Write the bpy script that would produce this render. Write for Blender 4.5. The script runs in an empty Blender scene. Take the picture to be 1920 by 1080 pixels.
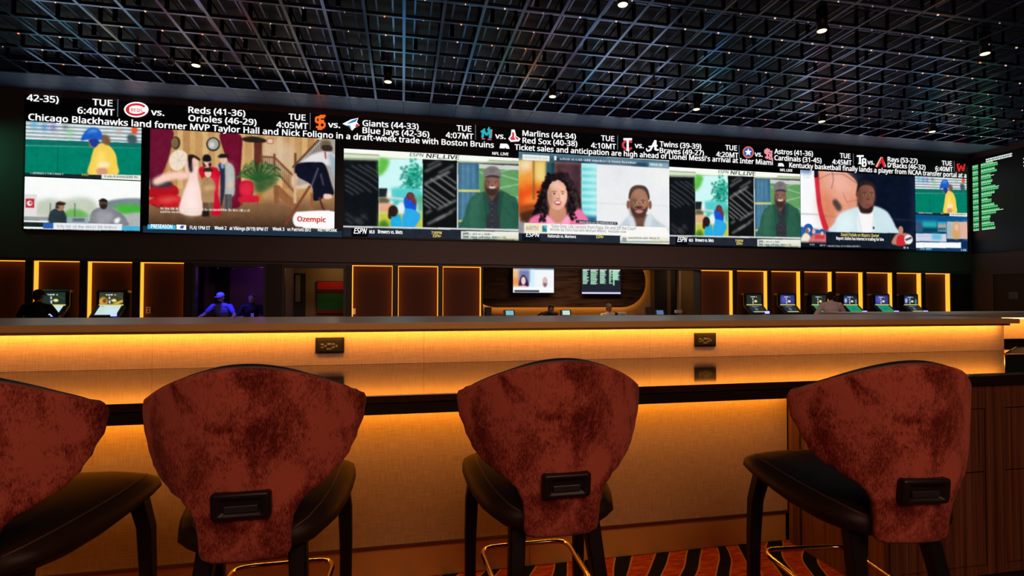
import bpy, bmesh, math, random
import numpy as np
from mathutils import Vector, Matrix

random.seed(7)
RNG = np.random.default_rng(11)
SC = bpy.context.scene
COL = SC.collection
PI = math.pi

# ------------------------------------------------------------------ camera
# world: X along the video wall (right), Y towards the video wall, Z up, bar floor at z = 0
EYE = Vector((0, 0, 1.28))
FOC = 998.8
YAW, PITCH, ROLL = (math.radians(v) for v in (11.59, 1.19, 0.11))
cam_d = bpy.data.cameras.new('camera')
cam = bpy.data.objects.new('camera', cam_d)
COL.objects.link(cam)
cam_d.sensor_width = 36.0
cam_d.lens = 36.0 * FOC / 1920.0
cam_d.clip_start = 0.05
_F = Vector((math.sin(YAW) * math.cos(PITCH), math.cos(YAW) * math.cos(PITCH), math.sin(PITCH)))
_R0 = Vector((math.cos(YAW), -math.sin(YAW), 0))
_U0 = _R0.cross(_F)
_R = _R0 * math.cos(ROLL) + _U0 * math.sin(ROLL)
_U = -_R0 * math.sin(ROLL) + _U0 * math.cos(ROLL)
M3 = Matrix((_R, _U, -_F)).transposed()
cam.matrix_world = Matrix.Translation(EYE) @ M3.to_4x4()
SC.camera = cam

# ------------------------------------------------------------------ world, exposure, room lights and added fills
SC.view_settings.view_transform = 'Standard'
SC.view_settings.look = 'None'
SC.view_settings.exposure = 0.0
SC.view_settings.gamma = 1.0
SC.view_settings.use_curve_mapping = False
SC.cycles.max_bounces = 6
SC.cycles.diffuse_bounces = 3
SC.cycles.glossy_bounces = 4
SC.cycles.sample_clamp_indirect = 4.0
W = bpy.data.worlds.new('world')
SC.world = W
W.use_nodes = True
W.node_tree.nodes['Background'].inputs[0].default_value = (0.55, 0.62, 0.9, 1)
W.node_tree.nodes['Background'].inputs[1].default_value = 0.012


def lamp(name, kind, loc, power, color, size=1.0, size_y=None, target=None, spot=None):
    d = bpy.data.lights.new(name, kind)
    d.energy = power
    d.color = color
    if kind == 'AREA':
        d.size = size
        if size_y:
            d.shape = 'RECTANGLE'
            d.size_y = size_y
    else:
        d.shadow_soft_size = size
    if kind == 'SPOT':
        d.spot_size = math.radians(spot or 60)
        d.spot_blend = 0.6
    o = bpy.data.objects.new(name, d)
    o.location = loc
    if target is not None:
        o.rotation_euler = (Vector(target) - Vector(loc)).to_track_quat('-Z', 'Y').to_euler()
    COL.objects.link(o)
    return o


# added fills for the bar side and the back wall, and the small lamps of the rooms beyond the wall
lamp('lounge_fill', 'AREA', (0.8, -3.0, 4.0), 106, (1.0, 0.51, 0.35), 4.5, 2.0, (0.8, 1.6, 0.7))  # unseen fill, added to brighten the stools and the bar front
lamp('pit_fill', 'AREA', (4.0, 5.6, 5.45), 150, (1.0, 0.68, 0.58), 12.0, 1.2, (4.0, 9.2, 0.65)).data.spread = math.radians(100)  # unseen fill, added to lift the wall band and the people below it
lamp('violet_lamp', 'POINT', (-3.5, 14.7, 1.9), 6.0, (0.42, 0.10, 0.75), 0.12)
lamp('blue_lamp', 'SPOT', (-4.15, 13.42, 2.0), 120.0, (0.06, 0.05, 1.0), 0.05, None, (-4.15, 13.95, 0.9), 75)
lamp('office_lamp', 'POINT', (-1.75, 14.3, 2.1), 6, (1.0, 0.62, 0.25), 0.1)
lamp('cashier_lamp', 'AREA', (5.2, 14.9, 2.5), 40, (1.0, 0.72, 0.45), 3.0, 0.5, (5.2, 14.9, 0))
lamp('green_fill', 'SPOT', (-9.6, 12.0, 4.6), 34, (0.12, 1.0, 0.55), 0.2, None, (-8.2, 13.0, 3.8), 80)  # added lamp standing in for the green glow left of the screen
lamp('green_fill', 'SPOT', (15.4, 11.4, 2.5), 8, (0.14, 1.0, 0.60), 0.2, None, (15.6, 13.0, 2.42), 100)  # second added lamp, tints the band under the screen's right end green
lamp('corridor_lamp', 'POINT', (9.2, 15.2, 2.1), 8.0, (1.0, 0.6, 0.28), 0.1)


# ------------------------------------------------------------------ measuring helpers (photo pixel -> point on a real plane)
def ray(x, y):
    return _F + _R * ((x - 960) / FOC) - _U * ((y - 540) / FOC)


def onY(x, y, Y):
    d = ray(x, y)
    return EYE + d * (Y / d.y)


def onX(x, y, X):
    d = ray(x, y)
    return EYE + d * (X / d.x)


# ------------------------------------------------------------------ materials
def lin(c):
    return tuple((v / 255 / 12.92) if v / 255 <= 0.04045 else ((v / 255 + 0.055) / 1.055) ** 2.4 for v in c)


def mat(name, col, rough=0.5, metal=0.0, spec=0.5, ior=1.45, coat=0.0, sheen=0.0):
    m = bpy.data.materials.new(name)
    m.use_nodes = True
    b = m.node_tree.nodes['Principled BSDF']
    b.inputs['Base Color'].default_value = (*col, 1)
    b.inputs['Roughness'].default_value = rough
    b.inputs['Metallic'].default_value = metal
    b.inputs['Specular IOR Level'].default_value = spec
    b.inputs['IOR'].default_value = ior
    b.inputs['Coat Weight'].default_value = coat
    b.inputs['Coat Roughness'].default_value = 0.1
    b.inputs['Sheen Weight'].default_value = sheen
    return m


def emit(name, col, strength=1.0, sample=True):
    m = bpy.data.materials.new(name)
    m.use_nodes = True
    nt = m.node_tree
    nt.nodes.clear()
    e = nt.nodes.new('ShaderNodeEmission')
    e.inputs[0].default_value = (*col, 1)
    e.inputs[1].default_value = strength
    o = nt.nodes.new('ShaderNodeOutputMaterial')
    nt.links.new(e.outputs[0], o.inputs[0])
    if not sample:
        m.cycles.emission_sampling = 'NONE'
    return m


def bsdf(m):
    return m.node_tree.nodes['Principled BSDF']


def ramp(nt, fac, stops):
    r = nt.nodes.new('ShaderNodeValToRGB')
    el = r.color_ramp.elements
    while len(el) < len(stops):
        el.new(0.5)
    for e, (p, c) in zip(el, stops):
        e.position = p
        e.color = (*c, 1)
    nt.links.new(fac, r.inputs[0])
    return r


def mapping(nt, scale, coord='Object', rot=(0, 0, 0)):
    tc = nt.nodes.new('ShaderNodeTexCoord')
    mp = nt.nodes.new('ShaderNodeMapping')
    mp.inputs['Scale'].default_value = scale
    mp.inputs['Rotation'].default_value = rot
    nt.links.new(tc.outputs[coord], mp.inputs[0])
    return mp.outputs[0]


def noise(nt, vec, scale, detail=4.0, rough=0.55, dist=0.0):
    n = nt.nodes.new('ShaderNodeTexNoise')
    n.inputs['Scale'].default_value = scale
    n.inputs['Detail'].default_value = detail
    n.inputs['Roughness'].default_value = rough
    n.inputs['Distortion'].default_value = dist
    nt.links.new(vec, n.inputs['Vector'])
    return n.outputs[0]


def bump(nt, m, height, strength=0.2, dist=0.002):
    b = nt.nodes.new('ShaderNodeBump')
    b.inputs['Strength'].default_value = strength
    b.inputs['Distance'].default_value = dist
    nt.links.new(height, b.inputs['Height'])
    nt.links.new(b.outputs[0], bsdf(m).inputs['Normal'])


def math_node(nt, op, a, b):
    n = nt.nodes.new('ShaderNodeMath')
    n.operation = op
    for i, v in enumerate((a, b)):
        if isinstance(v, (int, float)):
            n.inputs[i].default_value = v
        else:
            nt.links.new(v, n.inputs[i])
    return n.outputs[0]


MT = {}


def velvet_material():
    m = mat('rust_velvet', (0.3, 0.05, 0.03), 0.85, spec=0.15, sheen=0.25)
    nt = m.node_tree
    bsdf(m).inputs['Sheen Tint'].default_value = (1.0, 0.45, 0.35, 1)
    big = noise(nt, mapping(nt, (1, 1, 0.8)), 7.0, 3.0, 0.6, 0.4)
    fine = noise(nt, mapping(nt, (2.0, 2.0, 1.0)), 58.0, 5.0, 0.8, 0.2)
    fleck = noise(nt, mapping(nt, (2.2, 2.2, 0.8)), 120.0, 3.0, 0.7, 0.1)
    s = math_node(nt, 'ADD', math_node(nt, 'MULTIPLY', big, 0.60), math_node(nt, 'MULTIPLY', fine, 0.24))
    s = math_node(nt, 'ADD', s, math_node(nt, 'MULTIPLY', fleck, 0.30))
    r = ramp(nt, s, [(0.47, (0.12, 0.012, 0.009)), (0.535, (0.30, 0.055, 0.036)), (0.60, (0.56, 0.135, 0.088))])
    nt.links.new(r.outputs[0], bsdf(m).inputs['Base Color'])
    bump(nt, m, fine, 0.15, 0.002)
    return m


def weave_material(name, c1, c2, rough=0.85):
    m = mat(name, c1, rough, spec=0.2)
    nt = m.node_tree
    a = noise(nt, mapping(nt, (260, 260, 14)), 1.0, 3.0)
    b = noise(nt, mapping(nt, (14, 14, 300)), 1.0, 3.0)
    s = math_node(nt, 'MULTIPLY', math_node(nt, 'ADD', a, b), 0.5)
    r = ramp(nt, s, [(0.36, c2), (0.62, c1)])
    nt.links.new(r.outputs[0], bsdf(m).inputs['Base Color'])
    bump(nt, m, s, 0.25, 0.0015)
    return m


def zebra_wood(name, c1, c2, sx=(90, 90, 1.2), rough=0.45):
    m = mat(name, c1, rough, spec=0.4)
    nt = m.node_tree
    n1 = noise(nt, mapping(nt, sx), 1.0, 4.0, 0.6, 0.3)
    n2 = noise(nt, mapping(nt, tuple(v * 0.25 for v in sx)), 1.0, 2.0, 0.5, 0.5)
    s = math_node(nt, 'ADD', math_node(nt, 'MULTIPLY', n1, 0.6), math_node(nt, 'MULTIPLY', n2, 0.4))
    r = ramp(nt, s, [(0.38, c2), (0.6, c1)])
    nt.links.new(r.outputs[0], bsdf(m).inputs['Base Color'])
    return m


def carpet_material():
    m = mat('carpet_pattern', (0.3, 0.05, 0.02), 0.95, spec=0.1)
    nt = m.node_tree
    v = mapping(nt, (1, 1, 1), rot=(0, 0, 0.52))
    wv = nt.nodes.new('ShaderNodeTexWave')
    wv.inputs['Scale'].default_value = 2.1
    wv.inputs['Distortion'].default_value = 4.0
    wv.inputs['Detail'].default_value = 1.0
    wv.inputs['Detail Scale'].default_value = 0.9
    nt.links.new(v, wv.inputs['Vector'])
    n = noise(nt, mapping(nt, (14, 60, 1)), 1.0, 4.0)
    base = ramp(nt, n, [(0.35, (0.20, 0.018, 0.010)), (0.52, (0.30, 0.045, 0.014)), (0.68, (0.40, 0.10, 0.025))])
    st = ramp(nt, wv.outputs[1], [(0.0, (0, 0, 0)), (0.32, (0, 0, 0)), (0.34, (1, 1, 1)), (1.0, (1, 1, 1))])
    tan = ramp(nt, wv.outputs[1], [(0.32, (0, 0, 0)), (0.36, (1, 1, 1)), (0.46, (1, 1, 1)), (0.50, (0, 0, 0))])
    m1 = nt.nodes.new('ShaderNodeMix')
    m1.data_type = 'RGBA'
    nt.links.new(st.outputs[0], m1.inputs[0])
    m1.inputs[6].default_value = (0.006, 0.006, 0.008, 1)
    nt.links.new(base.outputs[0], m1.inputs[7])
    m2 = nt.nodes.new('ShaderNodeMix')
    m2.data_type = 'RGBA'
    nt.links.new(tan.outputs[0], m2.inputs[0])
    nt.links.new(m1.outputs[2], m2.inputs[6])
    m2.inputs[7].default_value = (0.36, 0.17, 0.06, 1)
    nt.links.new(m2.outputs[2], bsdf(m).inputs['Base Color'])
    return m


def attr_emit(name, strength=1.0):
    m = bpy.data.materials.new(name)
    m.use_nodes = True
    nt = m.node_tree
    nt.nodes.clear()
    a = nt.nodes.new('ShaderNodeAttribute')
    a.attribute_name = 'Col'
    e = nt.nodes.new('ShaderNodeEmission')
    e.inputs[1].default_value = strength
    nt.links.new(a.outputs[0], e.inputs[0])
    o = nt.nodes.new('ShaderNodeOutputMaterial')
    nt.links.new(e.outputs[0], o.inputs[0])
    m.cycles.emission_sampling = 'NONE'
    return m


AMBER = (1.0, 0.40, 0.045)
MT['velvet'] = velvet_material()
MT['leather'] = mat('black_leather', (0.022, 0.012, 0.007), 0.5, spec=0.3)
MT['black'] = mat('black_plastic', (0.012, 0.012, 0.014), 0.4)
MT['leg'] = mat('black_stained_wood', (0.008, 0.006, 0.006), 0.45, spec=0.3)
MT['piping'] = mat('grey_piping', (0.07, 0.07, 0.085), 0.5)
MT['chrome'] = mat('brass_metal', (0.8, 0.62, 0.42), 0.18, 1.0)
MT['fabric'] = weave_material('wheat_weave', (0.54, 0.35, 0.17), (0.38, 0.23, 0.105))
MT['riser'] = weave_material('sand_weave', (0.64, 0.46, 0.38), (0.46, 0.32, 0.26))
MT['bartop'] = mat('black_polished_stone', (0.02, 0.012, 0.008), 0.07, spec=0.5, ior=1.85)
MT['baredge'] = mat('black_edge', (0.012, 0.009, 0.008), 0.35)
MT['ledge'] = mat('taupe_satin_laminate', (0.80, 0.70, 0.60), 0.33, spec=0.9, ior=2.4)
MT['ledge_edge'] = mat('amber_glow_edge', (0.92, 0.58, 0.20), 0.45, 0.2)  # warm glow on the ledge front is put into this colour
MT['bronze'] = mat('bronze_sheet', (0.78, 0.46, 0.10), 0.42, 0.2)
MT['steel'] = mat('dark_steel', (0.25, 0.23, 0.22), 0.35, 1.0)
MT['wood'] = zebra_wood('striped_walnut', (0.20, 0.078, 0.034), (0.06, 0.02, 0.010))
MT['woodgap'] = mat('dark_gap', (0.01, 0.004, 0.003), 0.8)
MT['carpet'] = carpet_material()
MT['lowcarpet'] = mat('dark_carpet', (0.03, 0.015, 0.012), 0.95)
MT['wall'] = mat('umber_paint', (0.12, 0.078, 0.066), 0.6)
MT['pillar'] = mat('dark_pillar', (0.03, 0.02, 0.016), 0.5)
MT['nichepanel'] = mat('brown_hide', (0.085, 0.026, 0.012), 0.7, spec=0.25)
MT['amber'] = emit('amber_strip', AMBER, 36.0)
MT['amber_low'] = emit('amber_strip_low', AMBER, 52.0)
MT['amber_niche'] = emit('amber_niche_light', (1.0, 0.34, 0.022), 1.7)
MT['amber_oval'] = emit('amber_oval_light', (1.0, 0.42, 0.05), 16.0)
MT['led_black'] = mat('screen_black', (0.006, 0.007, 0.010), 0.45)
MT['bar_metal'] = mat('blue_cast_bar', (0.17, 0.25, 0.47), 0.22, 0.85)  # blue cast of the screens is mixed into the metal colour
MT['hanger'] = mat('black_hanger', (0.006, 0.006, 0.007), 0.7)
MT['tile'] = mat('blue_cast_tile', (0.09, 0.12, 0.20), 0.5)  # tile colour carries the screens' blue cast
MT['edge_tile'] = mat('screen_lit_tile', (0.20, 0.28, 0.46), 0.42)  # lighter, bluer tile: screen light near the wall painted in
MT['downlight'] = emit('downlight_glow', (1.0, 0.82, 0.38), 3.0)
MT['picture'] = attr_emit('screen_pixels', 1.0)
MT['white'] = emit('white_pixels', (1, 1, 1), 1.1, False)


# ------------------------------------------------------------------ mesh helpers
class MB:
    """collects shapes and links them as one mesh object"""

    def __init__(s):
        s.v, s.f, s.sm = [], [], []

    def add(s, vs, fs, smooth=False):
        o = len(s.v)
        s.v += [tuple(p) for p in vs]
        s.f += [tuple(i + o for i in f) for f in fs]
        s.sm += [smooth] * len(fs)
        return s

    def box(s, x0, x1, y0, y1, z0, z1, bev=0.0):
        if bev <= 0:
            vs = [(x, y, z) for z in (z0, z1) for y in (y0, y1) for x in (x0, x1)]
            return s.add(vs, [(0, 2, 3, 1), (4, 5, 7, 6), (0, 1, 5, 4), (2, 6, 7, 3), (0, 4, 6, 2), (1, 3, 7, 5)])
        b = bmesh.new()
        bmesh.ops.create_cube(b, size=1.0, matrix=Matrix.LocRotScale(Vector(((x0 + x1) / 2, (y0 + y1) / 2, (z0 + z1) / 2)), None, Vector((x1 - x0, y1 - y0, z1 - z0))))
        bmesh.ops.bevel(b, geom=b.edges[:], offset=bev, segments=2, profile=0.5, affect='EDGES')
        return s.bm(b)

    def bm(s, b, smooth=False):
        b.verts.index_update()
        s.add([v.co[:] for v in b.verts], [[v.index for v in f.verts] for f in b.faces], smooth)
        b.free()
        return s

    def loft(s, rings, cap=True, smooth=True, closed=True):
        o = len(s.v)
        n = len(rings[0])
        for r in rings:
            s.v += [tuple(p) for p in r]
        for i in range(len(rings) - 1):
            for j in range(n if closed else n - 1):
                k = (j + 1) % n
                s.f.append((o + i * n + j, o + i * n + k, o + (i + 1) * n + k, o + (i + 1) * n + j))
                s.sm.append(smooth)
        if cap and closed:
            s.f.append(tuple(o + j for j in range(n))[::-1])
            s.f.append(tuple(o + (len(rings) - 1) * n + j for j in range(n)))
            s.sm += [False, False]
        return s

    def tube(s, pts, rad, seg=8, cap=True):
        pts = [Vector(p) for p in pts]
        if not hasattr(rad, '__len__'):
            rad = [rad] * len(pts)
        rings = []
        prev = None
        for i, p in enumerate(pts):
            t = (pts[min(i + 1, len(pts) - 1)] - pts[max(i - 1, 0)]).normalized()
            if prev is None:
                a = Vector((0, 0, 1)) if abs(t.z) < 0.9 else Vector((1, 0, 0))
            else:
                a = prev
            u = (a - t * a.dot(t)).normalized()
            w = t.cross(u)
            prev = u
            rings.append([p + (u * math.cos(2 * PI * k / seg) + w * math.sin(2 * PI * k / seg)) * rad[i] for k in range(seg)])
        return s.loft(rings, cap)

    def lathe(s, prof, c=(0, 0, 0), seg=16):
        rings = [[(c[0] + r * math.cos(2 * PI * k / seg), c[1] + r * math.sin(2 * PI * k / seg), c[2] + z) for k in range(seg)] for r, z in prof]
        return s.loft(rings)

    def ell(s, c, r, seg=12, rings=8, rot=None):
        vs, fs = [], []
        c = Vector(c)
        for i in range(rings + 1):
            th = PI * i / rings
            for j in range(seg):
                ph = 2 * PI * j / seg
                p = Vector((r[0] * math.sin(th) * math.cos(ph), r[1] * math.sin(th) * math.sin(ph), r[2] * math.cos(th)))
                if rot is not None:
                    p = rot @ p
                vs.append(c + p)
        for i in range(rings):
            for j in range(seg):
                k = (j + 1) % seg
                fs.append((i * seg + j, (i + 1) * seg + j, (i + 1) * seg + k, i * seg + k))
        return s.add(vs, fs, True)

    def prism(s, poly, a, b, axis='X'):
        """extrude a 2-D outline along an axis from a to b"""
        n = len(poly)

        def pt(u, v, t):
            return (t, u, v) if axis == 'X' else ((u, t, v) if axis == 'Y' else (u, v, t))
        vs = [pt(u, v, a) for u, v in poly] + [pt(u, v, b) for u, v in poly]
        fs = [tuple(range(n)), tuple(range(2 * n - 1, n - 1, -1))]
        fs += [(i, i + n, (i + 1) % n + n, (i + 1) % n) for i in range(n)]
        return s.add(vs, fs)

    def mesh(s, name):
        m = bpy.data.meshes.new(name)
        m.from_pydata(s.v, [], s.f)
        m.polygons.foreach_set('use_smooth', s.sm)
        b = bmesh.new()
        b.from_mesh(m)
        bmesh.ops.remove_doubles(b, verts=b.verts, dist=1e-6)
        bmesh.ops.recalc_face_normals(b, faces=b.faces)
        b.to_mesh(m)
        b.free()
        return m

    def build(s, name, material, parent=None, loc=(0, 0, 0)):
        return link(name, s.mesh(name), material, parent, loc)


def link(name, mesh, material=None, parent=None, loc=(0, 0, 0)):
    o = bpy.data.objects.new(name, mesh)
    if material is not None and len(mesh.materials) == 0:
        mesh.materials.append(material)
    o.location = loc
    if parent is not None:
        o.parent = parent
    COL.objects.link(o)
    return o


def thing(name, label, cat, loc=(0, 0, 0), rz=0.0, group=None):
    o = bpy.data.objects.new(name, None)
    o.empty_display_size = 0.1
    o.location = loc
    o.rotation_euler = (0, 0, rz)
    COL.objects.link(o)
    return tag(o, label, cat, group)


def tag(o, label=None, cat=None, group=None, kind=None):
    if label:
        o['label'] = label
    if cat:
        o['category'] = cat
    if group:
        o['group'] = group
    if kind:
        o['kind'] = kind
    return o


def struct(o):
    o['kind'] = 'structure'
    return o


def dup_tree(o, parent=None):
    c = o.copy()
    COL.objects.link(c)
    if parent is not None:
        c.parent = parent
    for ch in [k for k in bpy.data.objects if k.parent == o]:
        dup_tree(ch, c)
    return c


try:
    UIFONT = bpy.data.fonts.load(bpy.utils.system_resource('DATAFILES', path='fonts') + '/NotoSansMath-Regular.woff2')
except Exception:
    UIFONT = None


def text_mesh(string, bold=0.022):
    """flat letters of the built-in font, returned as vertices and faces with the cap height"""
    cu = bpy.data.curves.new('letters', 'FONT')
    cu.body = string
    cu.size = 1.0
    if UIFONT:
        cu.font = UIFONT
    cu.resolution_u = 1
    ob = bpy.data.objects.new('letters', cu)
    COL.objects.link(ob)
    dg = bpy.context.evaluated_depsgraph_get()
    me = ob.evaluated_get(dg).to_mesh()
    vs = np.array([v.co[:2] for v in me.vertices]) if len(me.vertices) else np.zeros((0, 2))
    fs = [tuple(p.vertices) for p in me.polygons]
    ob.evaluated_get(dg).to_mesh_clear()
    bpy.data.objects.remove(ob)
    bpy.data.curves.remove(cu)
    if len(vs) and bold > 0:
        # heavier strokes: the same letters laid over each other with small shifts
        base, n = vs, len(vs)
        parts, faces = [], []
        for i, (dx, dy) in enumerate(((0, 0), (-1, -0.45), (1, -0.45), (-1, 0.45), (1, 0.45))):
            parts.append(base + np.array((dx, dy)) * bold * 0.62)
            faces += [tuple(v + i * n for v in f) for f in fs]
        vs, fs = np.concatenate(parts), faces
    return vs, fs


CAP = text_mesh('H', 0.022)[0][:, 1].max()  # cap height at size 1


def letters(mb, string, x0, x1, z, cap, y, bold=0.022, slant=0.0):
    """one line of writing on a plane of constant Y, baseline z, fitted between x0 and x1"""
    vs, fs = text_mesh(string, bold)
    if not len(vs):
        return
    a, b = vs[:, 0].min(), vs[:, 0].max()
    k = cap / CAP
    out = [(x0 + (v[0] - a) * (x1 - x0) / (b - a) + slant * v[1] * k, y, z + v[1] * k) for v in vs]
    mb.add(out, fs)


# ------------------------------------------------------------------ painter for the pictures shown on the screens
SCREEN_Y = 12.95


def lut(a):
    a = np.clip(a, 0, 255) / 255.0
    return np.where(a <= 0.04045, a / 12.92, ((a + 0.055) / 1.055) ** 2.4)


def gauss(m, s):
    if s <= 0:
        return m
    r = max(1, int(s * 2.5))
    k = np.exp(-0.5 * (np.arange(-r, r + 1) / s) ** 2)
    k /= k.sum()
    for ax in (0, 1):
        p = [(0, 0)] * m.ndim
        p[ax] = (r, r)
        q = np.pad(m, p, mode='edge')
        m = sum(k[i] * np.take(q, np.arange(i, i + m.shape[ax]), axis=ax) for i in range(2 * r + 1))
    return m


class Canvas:
    """a picture made of coloured cells on a plane of constant Y; shapes are given in the measuring frame (ox, oy, scale)"""

    def __init__(s, rect, res, bg, Y=SCREEN_Y, frame=None):
        s.x0, s.x1, s.z0, s.z1 = rect
        s.res, s.Y = res, Y
        s.W = max(4, int((s.x1 - s.x0) * res))
        s.H = max(4, int((s.z1 - s.z0) * res))
        s.a = np.zeros((s.H, s.W, 3))
        s.a[:] = bg
        s.frame = frame

    def pt(s, p):
        if s.frame:
            ox, oy, k = s.frame
            q = onY(ox + p[0] / k, oy + p[1] / k, s.Y)
            return ((q.x - s.x0) / (s.x1 - s.x0) * s.W, (s.z1 - q.z) / (s.z1 - s.z0) * s.H)
        return (p[0] * s.W, p[1] * s.H)

    def poly(s, pts, col, soft=0.0, alpha=1.0, smooth=False):
        if smooth:
            n = len(pts)
            out = []
            for i in range(n):
                p0, p1, p2, p3 = (np.array(pts[(i + k) % n], float) for k in (-1, 0, 1, 2))
                for t in (0, 0.25, 0.5, 0.75):
                    out.append(0.5 * (2 * p1 + (p2 - p0) * t + (2 * p0 - 5 * p1 + 4 * p2 - p3) * t * t + (3 * p1 - p0 - 3 * p2 + p3) * t ** 3))
            pts = out
        P = np.array([s.pt(p) for p in pts])
        pad = int(soft * 3) + 2
        a0, b0 = np.floor(P.min(0)).astype(int) - pad
        a1, b1 = np.ceil(P.max(0)).astype(int) + pad
        a0, b0, a1, b1 = max(a0, 0), max(b0, 0), min(a1, s.W), min(b1, s.H)
        if a1 <= a0 or b1 <= b0:
            return s
        m = np.zeros((b1 - b0, a1 - a0))
        for dx in (0.25, 0.75):
            for dy in (0.25, 0.75):
                gx = np.arange(a0, a1) + dx
                gy = (np.arange(b0, b1) + dy)[:, None]
                ins = np.zeros(m.shape, bool)
                for (xa, ya), (xb, yb) in zip(P, np.roll(P, -1, 0)):
                    if ya == yb:
                        continue
                    c = (ya > gy) != (yb > gy)
                    ins ^= c & (gx < (xb - xa) * (gy - ya) / (yb - ya) + xa)
                m += ins * 0.25
        m = gauss(m, soft)[..., None] * alpha
        s.a[b0:b1, a0:a1] = s.a[b0:b1, a0:a1] * (1 - m) + np.array(col, float) * m
        return s

    def blob(s, pts, col, soft=0.0, alpha=1.0):
        return s.poly(pts, col, soft, alpha, True)

    def ell(s, cx, cy, rx, ry, col, rot=0, soft=0.0, alpha=1.0):
        c, d = math.cos(math.radians(rot)), math.sin(math.radians(rot))
        pts = [(cx + rx * math.cos(t) * c - ry * math.sin(t) * d, cy + rx * math.cos(t) * d + ry * math.sin(t) * c) for t in np.linspace(0, 2 * PI, 28)[:-1]]
        return s.poly(pts, col, soft, alpha)

    def rect(s, x0, y0, x1, y1, col, tilt=0.0, soft=0.0, alpha=1.0):
        dy = tilt * (x1 - x0)
        return s.poly([(x0, y0), (x1, y0 + dy), (x1, y1 + dy), (x0, y1)], col, soft, alpha)

    def line(s, pts, w, col, soft=0.0, alpha=1.0):
        for (xa, ya), (xb, yb) in zip(pts[:-1], pts[1:]):
            d = math.hypot(xb - xa, yb - ya) or 1
            nx, ny = -(yb - ya) / d * w / 2, (xb - xa) / d * w / 2
            s.poly([(xa + nx, ya + ny), (xb + nx, yb + ny), (xb - nx, yb - ny), (xa - nx, ya - ny)], col, soft, alpha)
        return s

    def scribble(s, x0, x1, y, h, col, tilt=0.0, alpha=0.8, seed=1):
        """a row of tiny unreadable writing"""
        r = random.Random(seed)
        x = x0
        while x < x1:
            w = h * r.uniform(0.3, 0.9)
            s.rect(x, y + tilt * (x - x0) - h * r.uniform(0.7, 1), min(x + w, x1), y + tilt * (x - x0), col, tilt, 0, alpha)
            x += w + h * r.choice([0.2, 0.2, 0.25, 0.6])
        return s

    def grain(s, amount, cell=3):
        n = RNG.normal(0, amount, (s.H // cell + 2, s.W // cell + 2, 1)).repeat(cell, 0).repeat(cell, 1)[:s.H, :s.W]
        s.a += gauss(n, cell * 0.5)
        return s

    def build(s, name, parent, blur=0.4, off=0.0):
        if s.W > 150:
            k = s.a / 255.0
            n = sum(gauss(RNG.normal(0, w, (s.H // q + 2, s.W // q + 2, 1)).repeat(q, 0).repeat(q, 1)[:s.H, :s.W], q * 0.45) for q, w in ((1, 3), (3, 3.5), (9, 5)))
            s.a = s.a + n * (0.2 + 2.2 * k * (1 - k))
        a = lut(gauss(s.a, blur))
        H, W_ = s.H, s.W
        xs = np.linspace(s.x0, s.x1, W_ + 1)
        zs = np.linspace(s.z1, s.z0, H + 1)
        vs = np.zeros((H + 1, W_ + 1, 3), np.float32)
        vs[..., 0] = xs[None]
        vs[..., 1] = s.Y + off
        vs[..., 2] = zs[:, None]
        p = np.pad(a, ((1, 1), (1, 1), (0, 0)), mode='edge')
        vc = (p[:-1, :-1] + p[1:, :-1] + p[:-1, 1:] + p[1:, 1:]) / 4
        i = (np.arange(H)[:, None] * (W_ + 1) + np.arange(W_)[None]).astype(np.int32)
        q = np.stack([i, i + W_ + 1, i + W_ + 2, i + 1], -1).reshape(-1, 4)
        me = bpy.data.meshes.new(name)
        me.vertices.add(vs.size // 3)
        me.vertices.foreach_set('co', vs.ravel())
        me.loops.add(q.size)
        me.loops.foreach_set('vertex_index', q.ravel())
        me.polygons.add(len(q))
        me.polygons.foreach_set('loop_start', np.arange(0, q.size, 4, dtype=np.int32))
        me.update(calc_edges=True)
        at = me.color_attributes.new('Col', 'FLOAT_COLOR', 'POINT')
        rgba = np.ones((vs.size // 3, 4), np.float32)
        rgba[:, :3] = vc.reshape(-1, 3)
        at.data.foreach_set('color', rgba.ravel())
        return link(name, me, MT['picture'], parent)


SKIN_D, SKIN_M, SKIN_L = (118, 78, 62), (160, 112, 86), (238, 190, 165)


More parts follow.
